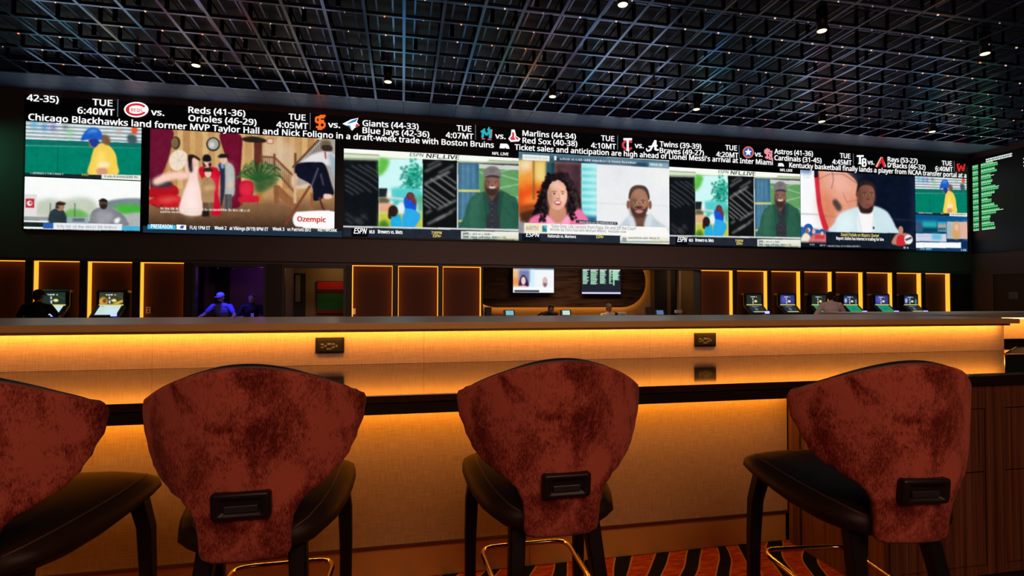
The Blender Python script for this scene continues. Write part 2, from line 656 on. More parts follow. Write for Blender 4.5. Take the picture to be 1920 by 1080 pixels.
def face(c, x, y, rx, ry, skin, beard=None, turn=0.0):
    """eyes, brows, nose and mouth of a person shown on a screen"""
    dk = tuple(v * 0.42 for v in skin)
    c.ell(x, y, rx, ry, skin)
    c.ell(x + rx * (0.35 + turn), y + ry * 0.1, rx * 0.5, ry * 0.7, tuple(min(255, v * 1.13) for v in skin), soft=3, alpha=0.7)
    c.ell(x - rx * 0.75, y + ry * 0.2, rx * 0.28, ry * 0.7, tuple(v * 0.75 for v in skin), soft=3, alpha=0.7)
    if beard:
        c.blob([(x - rx * 0.88, y + ry * 0.22), (x - rx * 0.5, y + ry * 0.42), (x, y + ry * 0.36), (x + rx * 0.5, y + ry * 0.42), (x + rx * 0.88, y + ry * 0.22), (x + rx * 0.62, y + ry * 0.85), (x, y + ry * 1.05), (x - rx * 0.62, y + ry * 0.85)], beard, 1.5, 0.92)
    for sgn in (-1, 1):
        ex = x + rx * (0.42 * sgn + turn)
        c.ell(ex, y - ry * 0.2, rx * 0.25, ry * 0.026, dk, 4 * sgn, 0.9)
        c.ell(ex, y - ry * 0.06, rx * 0.19, ry * 0.055, tuple(min(255, v * 0.5 + 112) for v in skin), 0, 0.8)
        c.ell(ex, y - ry * 0.06, rx * 0.10, ry * 0.05, (30, 20, 16), 0, 0.7)
    c.line([(x + rx * (turn + 0.04), y - ry * 0.05), (x + rx * (turn + 0.12), y + ry * 0.24)], rx * 0.09, tuple(v * 0.72 for v in skin), 1, 0.8)
    c.ell(x + rx * turn, y + ry * 0.27, rx * 0.22, ry * 0.05, tuple(v * 0.68 for v in skin), 0, 0.8)


# ------------------------------------------------------------------ the great video wall
video = thing('video_wall', 'very wide black video wall showing sports pictures and two rows of scores above the betting panels', 'screen', (0, 13.0, 0))
vroot = (0, -13.0, 0)


def vchild(o):
    """children are built in room coordinates; shift them under the root"""
    o.parent = video
    o.location = vroot
    return o


fr = MB()
fr.box(-7.82, 16.74, 12.96, 12.995, 2.70, 5.56)
vchild(fr.build('panel', MT['led_black']))
cab = MB()
for i in range(24):
    x = -7.8 + i * 24.52 / 24
    cab.box(x, x + 24.52 / 24 - 0.004, 12.956, 12.961, 2.71, 5.55)
o = vchild(cab.build('cabinet_tiles', MT['led_black']))
o['kind'] = 'stuff'

TXT = {}


def put(key, *a, **k):
    TXT.setdefault(key, MB())
    letters(TXT[key], *a, **k)


def write(string, xa, xb, y, cap=None, key='white', ya=None, Y=12.944, bold=0.024, slant=0.0):
    """writing on the wall between two measured pixel columns with its baseline at pixel row y"""
    p, q = onY(xa, y, Y), onY(xb, ya if ya is not None else y, Y)
    put(key, string, p.x, q.x, (p.z + q.z) / 2 if ya is not None else p.z, cap or 0.138, Y, bold, slant)


# --- picture: batter in a blue helmet by a green wall
def paint_batter():
    c = Canvas((-7.78, -5.61, 3.85, 5.0), 110, (168, 188, 192), frame=(0, 150, 3.6))
    for k, y in enumerate((288, 312, 338, 362, 388, 408)):
        c.rect(150, y, 980, y + 11, (236, 242, 242), 0.045)
        c.rect(150, y + 11, 980, y + 17, (120, 140, 146), 0.045, 1)
    for x, y, r, col in ((300, 320, 26, (60, 120, 200)), (230, 300, 30, (70, 170, 210)), (360, 320, 22, (90, 80, 190)), (470, 360, 24, (130, 210, 130)), (440, 318, 16, (30, 40, 40)), (800, 350, 24, (205, 160, 150)), (905, 340, 24, (225, 90, 50)), (770, 330, 18, (150, 190, 180)), (380, 370, 16, (215, 170, 170))):
        c.ell(x, y, r * 0.8, r, col, soft=4, alpha=0.75)
    c.rect(150, 398, 980, 445, (14, 112, 100), 0.035)
    c.rect(150, 436, 980, 446, (60, 165, 145), 0.03, 1)
    c.rect(150, 446, 980, 650, (2, 128, 104), 0.02)
    c.line([(392, 450), (388, 640)], 6, (4, 90, 76), 1)
    c.line([(250, 440), (250, 640)], 3, (4, 110, 90), 1)
    c.blob([(862, 372), (918, 378), (918, 428), (868, 426)], (60, 86, 92), 2)
    c.blob([(895, 318), (925, 322), (922, 360), (892, 356)], (232, 84, 40), 1)
    c.blob([(650, 440), (700, 425), (745, 450), (780, 500), (792, 570), (788, 640), (600, 640), (612, 545), (628, 480)], (246, 208, 84), 1)
    c.blob([(662, 500), (700, 480), (700, 640), (640, 640)], (255, 226, 120), 4, 0.8)
    c.blob([(668, 560), (730, 555), (735, 590), (672, 600)], (250, 238, 200), 3, 0.8)
    c.blob([(655, 600), (715, 596), (720, 640), (660, 640)], (216, 150, 120), 2)
    c.blob([(680, 372), (730, 375), (745, 420), (725, 440), (690, 418)], (128, 84, 60), 2)
    c.blob([(598, 400), (640, 385), (660, 420), (635, 455), (606, 448)], (150, 100, 84), 1)
    c.blob([(548, 408), (565, 360), (600, 326), (650, 322), (682, 350), (690, 395), (655, 402), (620, 396)], (26, 92, 196), 1)
    c.blob([(580, 360), (610, 335), (650, 334), (660, 350), (610, 356)], (110, 175, 240), 3, 0.7)
    c.blob([(604, 404), (655, 398), (668, 420), (645, 455), (615, 440)], (30, 60, 150), 1)
    c.rect(150, 625, 690, 672, (26, 38, 44), 0.03)
    c.rect(685, 636, 980, 672, (232, 234, 226), 0.03)
    c.scribble(205, 430, 634, 13, (220, 224, 224), 0.03, seed=4)
    c.scribble(552, 600, 646, 14, (210, 180, 60), 0.03, seed=5)
    c.scribble(705, 935, 656, 14, (110, 130, 120), 0.03, seed=6)
    return c


# --- picture: two men in front of a white sky
def paint_field():
    c = Canvas((-7.78, -5.61, 2.73, 3.83), 110, (250, 252, 250), frame=(0, 150, 3.6))
    c.blob([(240, 830), (330, 800), (420, 812), (540, 792), (640, 822), (640, 930), (250, 930)], (196, 204, 186), 5)
    c.blob([(430, 900), (480, 870), (560, 884), (600, 930), (430, 940)], (110, 180, 90), 3)
    c.blob([(735, 815), (950, 800), (950, 870), (735, 870)], (120, 136, 140), 2)
    c.blob([(770, 862), (830, 840), (950, 850), (950, 900), (850, 918)], (70, 180, 60), 3)
    c.blob([(800, 920), (950, 900), (950, 1000), (800, 1000)], (176, 180, 178), 3)
    for x in (340, 505):
        c.line([(x, 830), (x, 960)], 5, (60, 80, 70), 1)
    c.rect(160, 770, 248, 925, (226, 222, 220), 0.02)
    c.rect(172, 800, 232, 862, (196, 44, 58), 0.02)
    c.ell(200, 832, 18, 18, (240, 235, 235))
    c.ell(206, 830, 8, 10, (196, 44, 58))
    c.rect(150, 920, 350, 950, (150, 154, 156), 0.03)
    c.rect(150, 945, 640, 990, (24, 40, 40), 0.02)
    c.rect(150, 946, 340, 958, (238, 240, 240), 0.02)
    c.blob([(335, 900), (365, 870), (410, 866), (440, 900), (450, 965), (335, 965)], (40, 56, 62), 1)
    c.ell(406, 850, 30, 34, (170, 120, 92))
    c.blob([(374, 838), (392, 824), (440, 828), (438, 842), (400, 846)], (34, 34, 36), 1)
    c.blob([(372, 860), (386, 840), (398, 868)], (50, 46, 46), 1)
    c.rect(450, 925, 600, 970, (150, 166, 176), 0.02, 1)
    c.rect(490, 932, 570, 955, (96, 112, 122), 0.02, 1)
    c.blob([(600, 960), (612, 905), (640, 872), (690, 858), (760, 868), (820, 900), (858, 950), (850, 985), (600, 985)], (128, 130, 138), 1)
    c.blob([(650, 905), (700, 880), (760, 905), (740, 970), (660, 970)], (162, 164, 170), 4, 0.8)
    c.ell(698, 835, 30, 36, (92, 66, 56))
    c.blob([(664, 818), (690, 800), (724, 812), (722, 824), (690, 822)], (30, 30, 32), 1)
    c.ell(700, 854, 22, 18, (46, 34, 30), soft=1)
    c.blob([(775, 940), (810, 930), (800, 965), (775, 965)], (250, 250, 248), 2)
    c.rect(290, 964, 362, 1002, (42, 92, 178), 0.02)
    c.rect(360, 964, 825, 1008, (236, 238, 240), 0.02)
    c.scribble(385, 790, 996, 20, (176, 182, 196), 0.02, seed=8)
    c.rect(822, 985, 945, 1015, (70, 178, 214), 0.02)
    c.rect(150, 1002, 990, 1060, (20, 30, 42), 0.02)
    c.scribble(172, 262, 1014, 14, (225, 228, 230), 0.02, seed=3)
    c.scribble(290, 680, 1016, 14, (225, 228, 230), 0.02, seed=9)
    c.scribble(830, 885, 1034, 16, (240, 240, 240), 0.02, seed=10)
    return c


# --- picture: family in old-time costume posing for a photographer
def paint_parlour():
    c = Canvas((-5.44, -1.57, 2.86, 5.0), 100, (196, 150, 96), frame=(240, 170, 3.6))
    for k in range(26):
        x = 250 + k * 42
        col = [(206, 160, 100), (190, 142, 88), (214, 174, 118), (182, 132, 80)][k % 4]
        c.rect(x, 240, x + 40, 660, col, 0.02, 1)
        c.rect(x + 39, 240, x + 43, 660, (140, 98, 60), 0.02, 1, 0.7)
    c.blob([(540, 270), (760, 290), (760, 600), (540, 600)], (226, 188, 132), 30, 0.5)
    c.blob([(905, 350), (1110, 350), (1110, 560), (905, 560)], (216, 190, 160), 10, 0.8)
    # floor, dark baseboard
    c.rect(140, 740, 1400, 960, (128, 92, 62), 0.0, 10)
    c.rect(140, 860, 1400, 960, (70, 48, 34), 0.0, 14)
    c.rect(850, 330, 905, 560, (96, 44, 34), 0.02, 1)
    # curtains
    c.blob([(150, 250), (300, 262), (288, 400), (250, 520), (190, 640), (150, 650)], (96, 16, 44), 1)
    for k in range(6):
        c.line([(170 + k * 24, 260), (160 + k * 18, 560)], 7, (140, 28, 66), 2, 0.7)
    c.blob([(622, 285), (760, 300), (768, 420), (760, 560), (770, 770), (660, 770), (700, 560), (650, 420)], (100, 14, 40), 1)
    for k in range(5):
        c.line([(645 + k * 24, 300), (690 + k * 14, 560), (690 + k * 16, 760)], 7, (146, 26, 58), 2, 0.7)
    # wall plates and lamp
    c.ell(322, 352, 32, 44, (70, 56, 40))
    c.ell(316, 352, 24, 34, (120, 96, 66))
    c.ell(575, 362, 48, 48, (60, 56, 46))
    c.ell(575, 360, 36, 37, (164, 166, 160))
    c.ell(566, 366, 18, 20, (220, 224, 220), soft=3)
    c.blob([(770, 320), (850, 308), (930, 330), (920, 350), (800, 346)], (40, 32, 26), 1)
    c.rect(935, 318, 985, 360, (190, 126, 96), 0.03)
    c.rect(944, 328, 976, 352, (226, 196, 170), 0.03)
    # stair to the upper right
    c.poly([(1110, 520), (1290, 330), (1330, 330), (1400, 330), (1400, 700), (1150, 640)], (170, 160, 152), 2)
    for k in range(14):
        x = 1130 + k * 14
        c.line([(x, 520 - k * 14), (x + 4, 600 - k * 14)], 6, (96, 80, 70), 1)
    c.line([(1110, 520), (1290, 330)], 14, (90, 62, 46), 1)
    c.line([(1130, 420), (1130, 620)], 16, (104, 68, 46), 1)
    c.line([(895, 445), (990, 450), (1130, 590)], 13, (124, 78, 52), 1)
    c.line([(900, 520), (985, 530), (1140, 700)], 9, (124, 78, 52), 1)
    for k in range(6):
        c.line([(912 + k * 15, 450), (912 + k * 15, 530)], 6, (110, 70, 46), 1)
    for k in range(10):
        c.line([(1000 + k * 14, 462 + k * 13), (1000 + k * 14, 560 + k * 16)], 6, (118, 76, 50), 1)
    for x in (900, 988):
        c.line([(x, 425), (x, 560)], 13, (110, 66, 44), 1)
    c.poly([(985, 640), (1020, 640), (1140, 760), (1110, 800), (985, 690)], (150, 96, 60), 1)
    c.rect(985, 640, 1018, 760, (140, 88, 56), 0, 1)
    c.blob([(1105, 580), (1150, 560), (1140, 640), (1225, 625), (1220, 650), (1120, 660)], (226, 196, 176), 2)
    # palm
    for k in range(26):
        a = -2.9 + k * 0.11
        r = 90 + 45 * RNG.random()
        c.line([(880, 610), (880 + r * 1.2 * math.cos(a), 600 + r * math.sin(a)), (880 + r * 1.5 * math.cos(a), 615 + r * 0.9 * math.sin(a))], 9, [(44, 92, 44), (70, 124, 58), (28, 66, 34)][k % 3], 1.2)
    c.blob([(850, 560), (990, 580), (1000, 620), (900, 690), (850, 660)], (40, 84, 42), 4, 0.8)
    c.rect(868, 690, 905, 752, (176, 112, 52), 0, 1)
    # red chair on the right, red sofa on the left
    c.blob([(750, 650), (762, 615), (800, 606), (838, 616), (848, 655), (836, 712), (765, 712)], (196, 24, 48), 1)
    c.blob([(765, 640), (800, 620), (835, 640), (828, 700), (772, 700)], (218, 40, 66), 3)
    c.blob([(755, 715), (870, 708), (884, 735), (870, 752), (757, 752)], (206, 26, 52), 1)
    for x in (762, 876):
        c.line([(x, 745), (x, 785)], 8, (150, 70, 40), 1)
    c.blob([(150, 660), (240, 620), (330, 650), (326, 712), (150, 720)], (176, 20, 30), 1)
    c.blob([(160, 612), (240, 604), (300, 620), (280, 650), (170, 650)], (60, 50, 60), 2)
    c.blob([(150, 735), (260, 700), (350, 715), (356, 770), (300, 790), (150, 770)], (196, 26, 34), 1)
    c.blob([(210, 735), (300, 715), (340, 735), (250, 760)], (232, 92, 80), 4, 0.8)
    c.line([(160, 765), (210, 790), (236, 770)], 8, (110, 24, 20), 1)
    c.blob([(170, 600), (250, 560), (350, 545), (410, 560), (400, 595), (300, 600), (190, 640)], (250, 206, 190), 3)
    # parasol
    c.blob([(278, 470), (300, 420), (345, 400), (392, 420), (400, 470), (370, 520), (325, 540), (290, 520)], (240, 222, 200), 1)
    for k in range(7):
        a = k * 0.9
        c.line([(342, 470), (342 + 56 * math.cos(a), 470 + 62 * math.sin(a))], 3, (206, 186, 166), 1)
    # woman in the pale gown
    c.blob([(398, 500), (440, 480), (475, 500), (470, 580), (490, 680), (506, 820), (440, 845), (345, 815), (375, 690), (410, 590)], (248, 214, 206), 1.5)
    c.blob([(400, 640), (440, 600), (470, 700), (470, 830), (380, 810)], (255, 236, 230), 8, 0.8)
    c.blob([(385, 490), (420, 478), (412, 560), (392, 560)], (244, 206, 190), 2)
    c.ell(452, 482, 24, 34, (240, 196, 176))
    c.blob([(405, 440), (440, 432), (484, 458), (482, 474), (440, 452), (428, 500), (412, 512)], (36, 24, 28), 1)
    c.blob([(408, 500), (428, 480), (436, 540), (418, 550)], (40, 26, 30), 2)
    # woman in red
    c.blob([(478, 530), (520, 510), (620, 525), (648, 545), (620, 575), (610, 700), (628, 830), (560, 830), (580, 700), (500, 600)], (204, 14, 44), 1)
    c.blob([(560, 580), (600, 590), (595, 700), (575, 700)], (236, 50, 76), 5, 0.8)
    c.ell(532, 495, 22, 28, (236, 190, 168))
    c.blob([(508, 440), (530, 430), (555, 440), (558, 476), (506, 476)], (22, 20, 24), 1)
    c.blob([(505, 476), (520, 500), (530, 512), (508, 510)], (40, 26, 24), 1)
    c.blob([(545, 488), (562, 490), (560, 510), (546, 512)], (40, 26, 24), 1)
    # man in the grey coat
    c.blob([(600, 500), (640, 485), (690, 490), (718, 530), (720, 620), (714, 705), (655, 705), (640, 560), (612, 540)], (168, 170, 166), 1)
    c.blob([(668, 500), (700, 510), (705, 690), (678, 695)], (202, 204, 200), 5, 0.8)
    c.blob([(610, 500), (648, 488), (655, 580), (650, 705), (625, 780), (622, 560)], (44, 44, 66), 1)
    c.blob([(625, 490), (645, 486), (648, 520), (632, 524)], (120, 160, 200), 1)
    c.rect(650, 700, 700, 800, (98, 96, 96), 0, 1)
    c.ell(645, 466, 24, 30, (228, 184, 160))
    c.blob([(608, 452), (624, 428), (660, 428), (680, 440), (668, 452)], (26, 26, 30), 1)
    c.ell(690, 638, 16, 18, (228, 184, 160))
    c.line([(665, 700), (665, 802)], 16, (70, 70, 72), 1)
    c.line([(690, 700), (690, 802)], 16, (80, 80, 82), 1)
    # boy
    c.blob([(500, 600), (525, 580), (560, 585), (590, 640), (580, 700), (575, 760), (508, 760), (495, 680)], (172, 134, 92), 1)
    c.blob([(520, 645), (570, 640), (580, 665), (525, 675)], (206, 168, 120), 3)
    c.rect(505, 755, 545, 815, (96, 76, 56), 0, 1)
    c.rect(548, 755, 576, 815, (110, 88, 64), 0, 1)
    c.ell(540, 558, 22, 27, (236, 194, 168))
    c.blob([(508, 545), (522, 522), (558, 522), (572, 545)], (44, 34, 30), 1)
    c.rect(500, 812, 548, 850, (30, 24, 22), 0, 1)
    # photographer under the cloth, tripod camera
    c.blob([(1160, 500), (1210, 450), (1270, 420), (1340, 410), (1400, 440), (1400, 500), (1300, 500)], (226, 222, 224), 2)
    c.blob([(1300, 350), (1340, 335), (1370, 350), (1365, 390), (1320, 400)], (110, 96, 70), 2)
    c.blob([(1310, 370), (1372, 372), (1376, 408), (1316, 404)], (54, 42, 30), 1)
    c.line([(1330, 410), (1335, 460)], 10, (160, 60, 60), 1)
    c.blob([(1350, 420), (1400, 460), (1400, 600), (1370, 520)], (160, 180, 190), 3)
    c.blob([(1140, 495), (1270, 482), (1330, 500), (1370, 620), (1390, 700), (1330, 700), (1310, 730), (1250, 740), (1240, 640), (1140, 575)], (16, 18, 34), 1)
    c.line([(1285, 520), (1240, 640)], 5, (160, 160, 176), 1.5)
    c.line([(1300, 560), (1320, 640)], 5, (130, 130, 150), 1.5)
    c.blob([(1322, 700), (1368, 700), (1374, 725), (1330, 730)], (240, 200, 190), 1)
    c.line([(1230, 640), (1062, 905)], 15, (120, 62, 44), 1)
    c.line([(1240, 690), (1240, 810)], 17, (150, 92, 60), 1)
    c.line([(1290, 720), (1325, 815)], 15, (90, 44, 34), 1)
    c.rect(1118, 560, 1138, 760, (214, 176, 140), 0, 1)
    # white badge with the advertiser's name, small print, ticker
    c.blob([(1112, 868), (1130, 826), (1170, 816), (1400, 818), (1400, 930), (1170, 920), (1126, 910)], (252, 250, 250), 1)
    c.rect(1180, 818, 1400, 928, (252, 250, 250))
    c.scribble(218, 820, 802, 17, (232, 222, 210), 0.025, seed=21)
    c.scribble(218, 500, 824, 15, (226, 216, 204), 0.02, seed=22)
    return c


# --- picture: interview with a man in a green jacket beside a phone video
def paint_interview():
    c = Canvas((-1.37, 2.82, 2.74, 4.80), 90, (16, 20, 24), frame=(620, 200, 3.858))
    c.poly([(90, 294), (1365, 362), (1365, 395), (90, 335)], (250, 252, 246))
    c.poly([(90, 335), (1365, 395), (1365, 416), (90, 380)], (218, 230, 196), 2)
    c.poly([(330, 310), (1180, 352), (1130, 400), (360, 366)], (246, 250, 240), 1)
    c.poly([(90, 366), (1365, 408), (1365, 418), (90, 382)], (140, 156, 130), 1, 0.6)
    for k, (x, y, l) in enumerate(((110, 450, 250), (150, 425, 230), (200, 420, 170), (105, 495, 190), (105, 530, 130), (105, 565, 100), (250, 420, 120), (105, 600, 60))):
        c.line([(x, y), (x + l * 0.6, y + l * 0.36), (x + l, y + l * 0.66)], 6, (120, 122, 126), 1.6, 0.8)
    for x, y, l in ((110, 770, 110), (180, 800, 60), (110, 810, 50), (220, 780, 50)):
        c.line([(x, y), (x + l, y + l * 0.75)], 10, (84, 86, 92), 2.5, 0.8)
    c.line([(180, 840), (260, 775)], 10, (60, 62, 68), 2.5, 0.8)
    # phone video
    c.rect(347, 378, 665, 880, (206, 248, 246), 0.02)
    c.blob([(347, 380), (420, 382), (415, 430), (390, 470), (347, 500)], (96, 190, 70), 3)
    for k in range(240):
        x, y = 595 + RNG.normal(0, 36), 515 + RNG.normal(0, 52)
        if x < 500 or x > 662:
            continue
        c.ell(x, y, 10, 8, [(16, 140, 116), (30, 170, 130), (8, 104, 96), (90, 210, 180)][k % 4], soft=1.5, alpha=0.85)
    c.blob([(430, 610), (470, 585), (640, 600), (665, 640), (665, 690), (430, 680)], (84, 206, 204), 3)
    c.rect(347, 590, 410, 655, (28, 34, 38), 0, 1)
    c.rect(347, 655, 425, 702, (104, 92, 60), 0, 2)
    c.rect(347, 700, 470, 765, (228, 168, 132), 0, 2)
    c.rect(347, 765, 668, 885, (196, 196, 66), 0, 3)
    c.blob([(350, 840), (390, 820), (420, 850), (410, 885), (350, 885)], (70, 130, 40), 3)
    c.rect(630, 640, 668, 760, (90, 170, 120), 0, 4)
    c.blob([(432, 600), (440, 650), (425, 665), (405, 660), (410, 620)], (240, 244, 240), 2)
    c.line([(415, 655), (470, 662), (540, 672)], 15, (226, 214, 210), 1.5)
    c.blob([(530, 665), (570, 650), (615, 690), (618, 750), (590, 770), (540, 745)], (22, 84, 214), 1)
    c.blob([(530, 745), (615, 752), (650, 800), (610, 870), (600, 885), (525, 885)], (44, 168, 232), 1)
    c.ell(575, 648, 30, 30, (96, 54, 50))
    c.blob([(560, 625), (600, 640), (622, 690), (610, 712), (585, 680)], (120, 52, 56), 2)
    c.blob([(438, 800), (470, 780), (505, 790), (515, 885), (440, 885)], (36, 176, 224), 1)
    c.ell(452, 755, 36, 42, (46, 28, 26), soft=1)
    c.blob([(420, 760), (440, 800), (430, 815), (416, 800)], (46, 28, 26), 1)
    c.rect(455, 680, 500, 712, (70, 196, 186), 0, 2)
    c.blob([(490, 700), (525, 715), (530, 770), (505, 770)], (236, 240, 246), 2)
    # dark strip with light diagonals
    c.rect(665, 380, 916, 885, (16, 17, 19), 0.04)
    for x, y, l, w in ((680, 560, 190, 9), (672, 595, 170, 9), (672, 630, 130, 9), (720, 520, 180, 10), (770, 500, 140, 9), (672, 668, 90, 9), (820, 490, 90, 8), (672, 700, 50, 8)):
        c.line([(x, y), (x + l, y + l * 0.72)], w, (150, 152, 154), 1.4, 0.9)
    for x, y, l, w in ((680, 560, 180, 20), (680, 470, 120, 14), (700, 430, 120, 10), (780, 480, 110, 12), (690, 770, 40, 14), (770, 745, 140, 16), (700, 850, 130, 16), (760, 820, 120, 14), (860, 760, 50, 10)):
        c.line([(x, y), (x + l, y - l * 0.5)], w, (128, 130, 132), 2.2, 0.85)
    c.line([(918, 405), (918, 890)], 7, (232, 236, 230))
    # field and man
    c.rect(922, 410, 1365, 900, (98, 158, 98), 0.045)
    for x0, y0, x1, y1 in ((1075, 470, 1140, 500), (1220, 490, 1360, 530), (1210, 590, 1360, 560), (1230, 470, 1290, 455), (1290, 640, 1365, 660)):
        c.line([(x0, y0), (x1, y1)], 5, (210, 232, 206), 1.2, 0.85)
    c.rect(1072, 415, 1365, 446, (206, 208, 206), 0.045)
    c.rect(922, 410, 1072, 900, (58, 104, 136), 0.0)
    for x in (950, 985, 1025):
        c.rect(x, 415, x + 16, 895, (108, 158, 184), 0, 3, 0.8)
    c.rect(922, 560, 1072, 600, (72, 122, 150), 0, 5, 0.7)
    c.rect(922, 600, 1080, 616, (214, 214, 110), 0.01, 1)
    c.rect(922, 820, 985, 834, (214, 214, 90), 0.01, 1)
    c.blob([(958, 895), (968, 790), (1000, 680), (1050, 635), (1120, 612), (1220, 600), (1300, 640), (1350, 680), (1362, 900)], (44, 92, 74), 1)
    c.blob([(1010, 690), (1060, 640), (1090, 640), (1070, 780), (1030, 880), (985, 880)], (58, 112, 90), 6, 0.8)
    c.poly([(1115, 650), (1165, 600), (1228, 620), (1222, 900), (1125, 900)], (50, 52, 60), 1)
    c.line([(1168, 680), (1166, 890)], 4, (36, 38, 44), 1)
    c.poly([(1128, 610), (1210, 610), (1190, 650), (1168, 684), (1142, 650)], (110, 72, 60), 1)
    c.poly([(1118, 640), (1140, 625), (1165, 690), (1140, 700)], (58, 60, 68), 1)
    c.poly([(1228, 625), (1206, 622), (1170, 690), (1200, 695)], (44, 46, 54), 1)
    face(c, 1168, 560, 57, 82, (132, 90, 76), beard=(58, 40, 36))
    c.blob([(1146, 576), (1168, 580), (1192, 576), (1184, 589), (1168, 592), (1153, 589)], (240, 226, 220), 1.0)
    c.poly([(1100, 625), (1122, 612), (1150, 760), (1120, 800)], (36, 80, 64), 1.5)
    c.poly([(1228, 608), (1252, 622), (1226, 800), (1206, 770)], (34, 76, 60), 1.5)
    c.line([(1000, 700), (990, 890)], 5, (32, 72, 58), 2.5, 0.8)
    c.line([(1330, 690), (1345, 890)], 5, (32, 72, 58), 2.5, 0.8)
    c.line([(1110, 790), (1116, 890)], 4, (28, 64, 50), 1.5, 0.8)
    for k in range(5):
        c.ell(1168, 700 + k * 42, 4, 5, (90, 94, 102), 0, 0.5)
    c.blob([(1106, 510), (1112, 460), (1140, 436), (1175, 430), (1210, 442), (1230, 480), (1232, 512), (1170, 498)], (128, 122, 122), 1)
    c.blob([(1112, 512), (1150, 496), (1200, 498), (1228, 516), (1170, 510)], (54, 50, 52), 1)
    c.blob([(1150, 450), (1190, 448), (1186, 478), (1156, 478)], (110, 104, 106), 2)
    # lower bars
    c.poly([(90, 862), (1365, 886), (1365, 900), (90, 872)], (214, 218, 216))
    c.poly([(90, 872), (1365, 900), (1365, 985), (90, 970)], (34, 40, 52))
    c.rect(150, 880, 270, 960, (6, 8, 14), 0.01)
    c.rect(943, 900, 1362, 980, (236, 238, 228), 0.012)
    c.rect(955, 910, 1000, 950, (80, 92, 96), 0.01, 1, 0.7)
    c.line([(960, 930), (1000, 930)], 7, (236, 238, 228))
    c.scribble(1010, 1170, 928, 15, (110, 120, 110), 0.01, seed=31)
    c.scribble(1010, 1270, 950, 15, (64, 84, 76), 0.01, seed=32)
    c.rect(945, 952, 1362, 966, (96, 140, 126), 0.01, 1, 0.8)
    c.scribble(1030, 1330, 964, 10, (20, 30, 28), 0.01, seed=33)
    c.rect(1210, 935, 1362, 958, (222, 200, 140), 0.01, 4, 0.6)
    return c


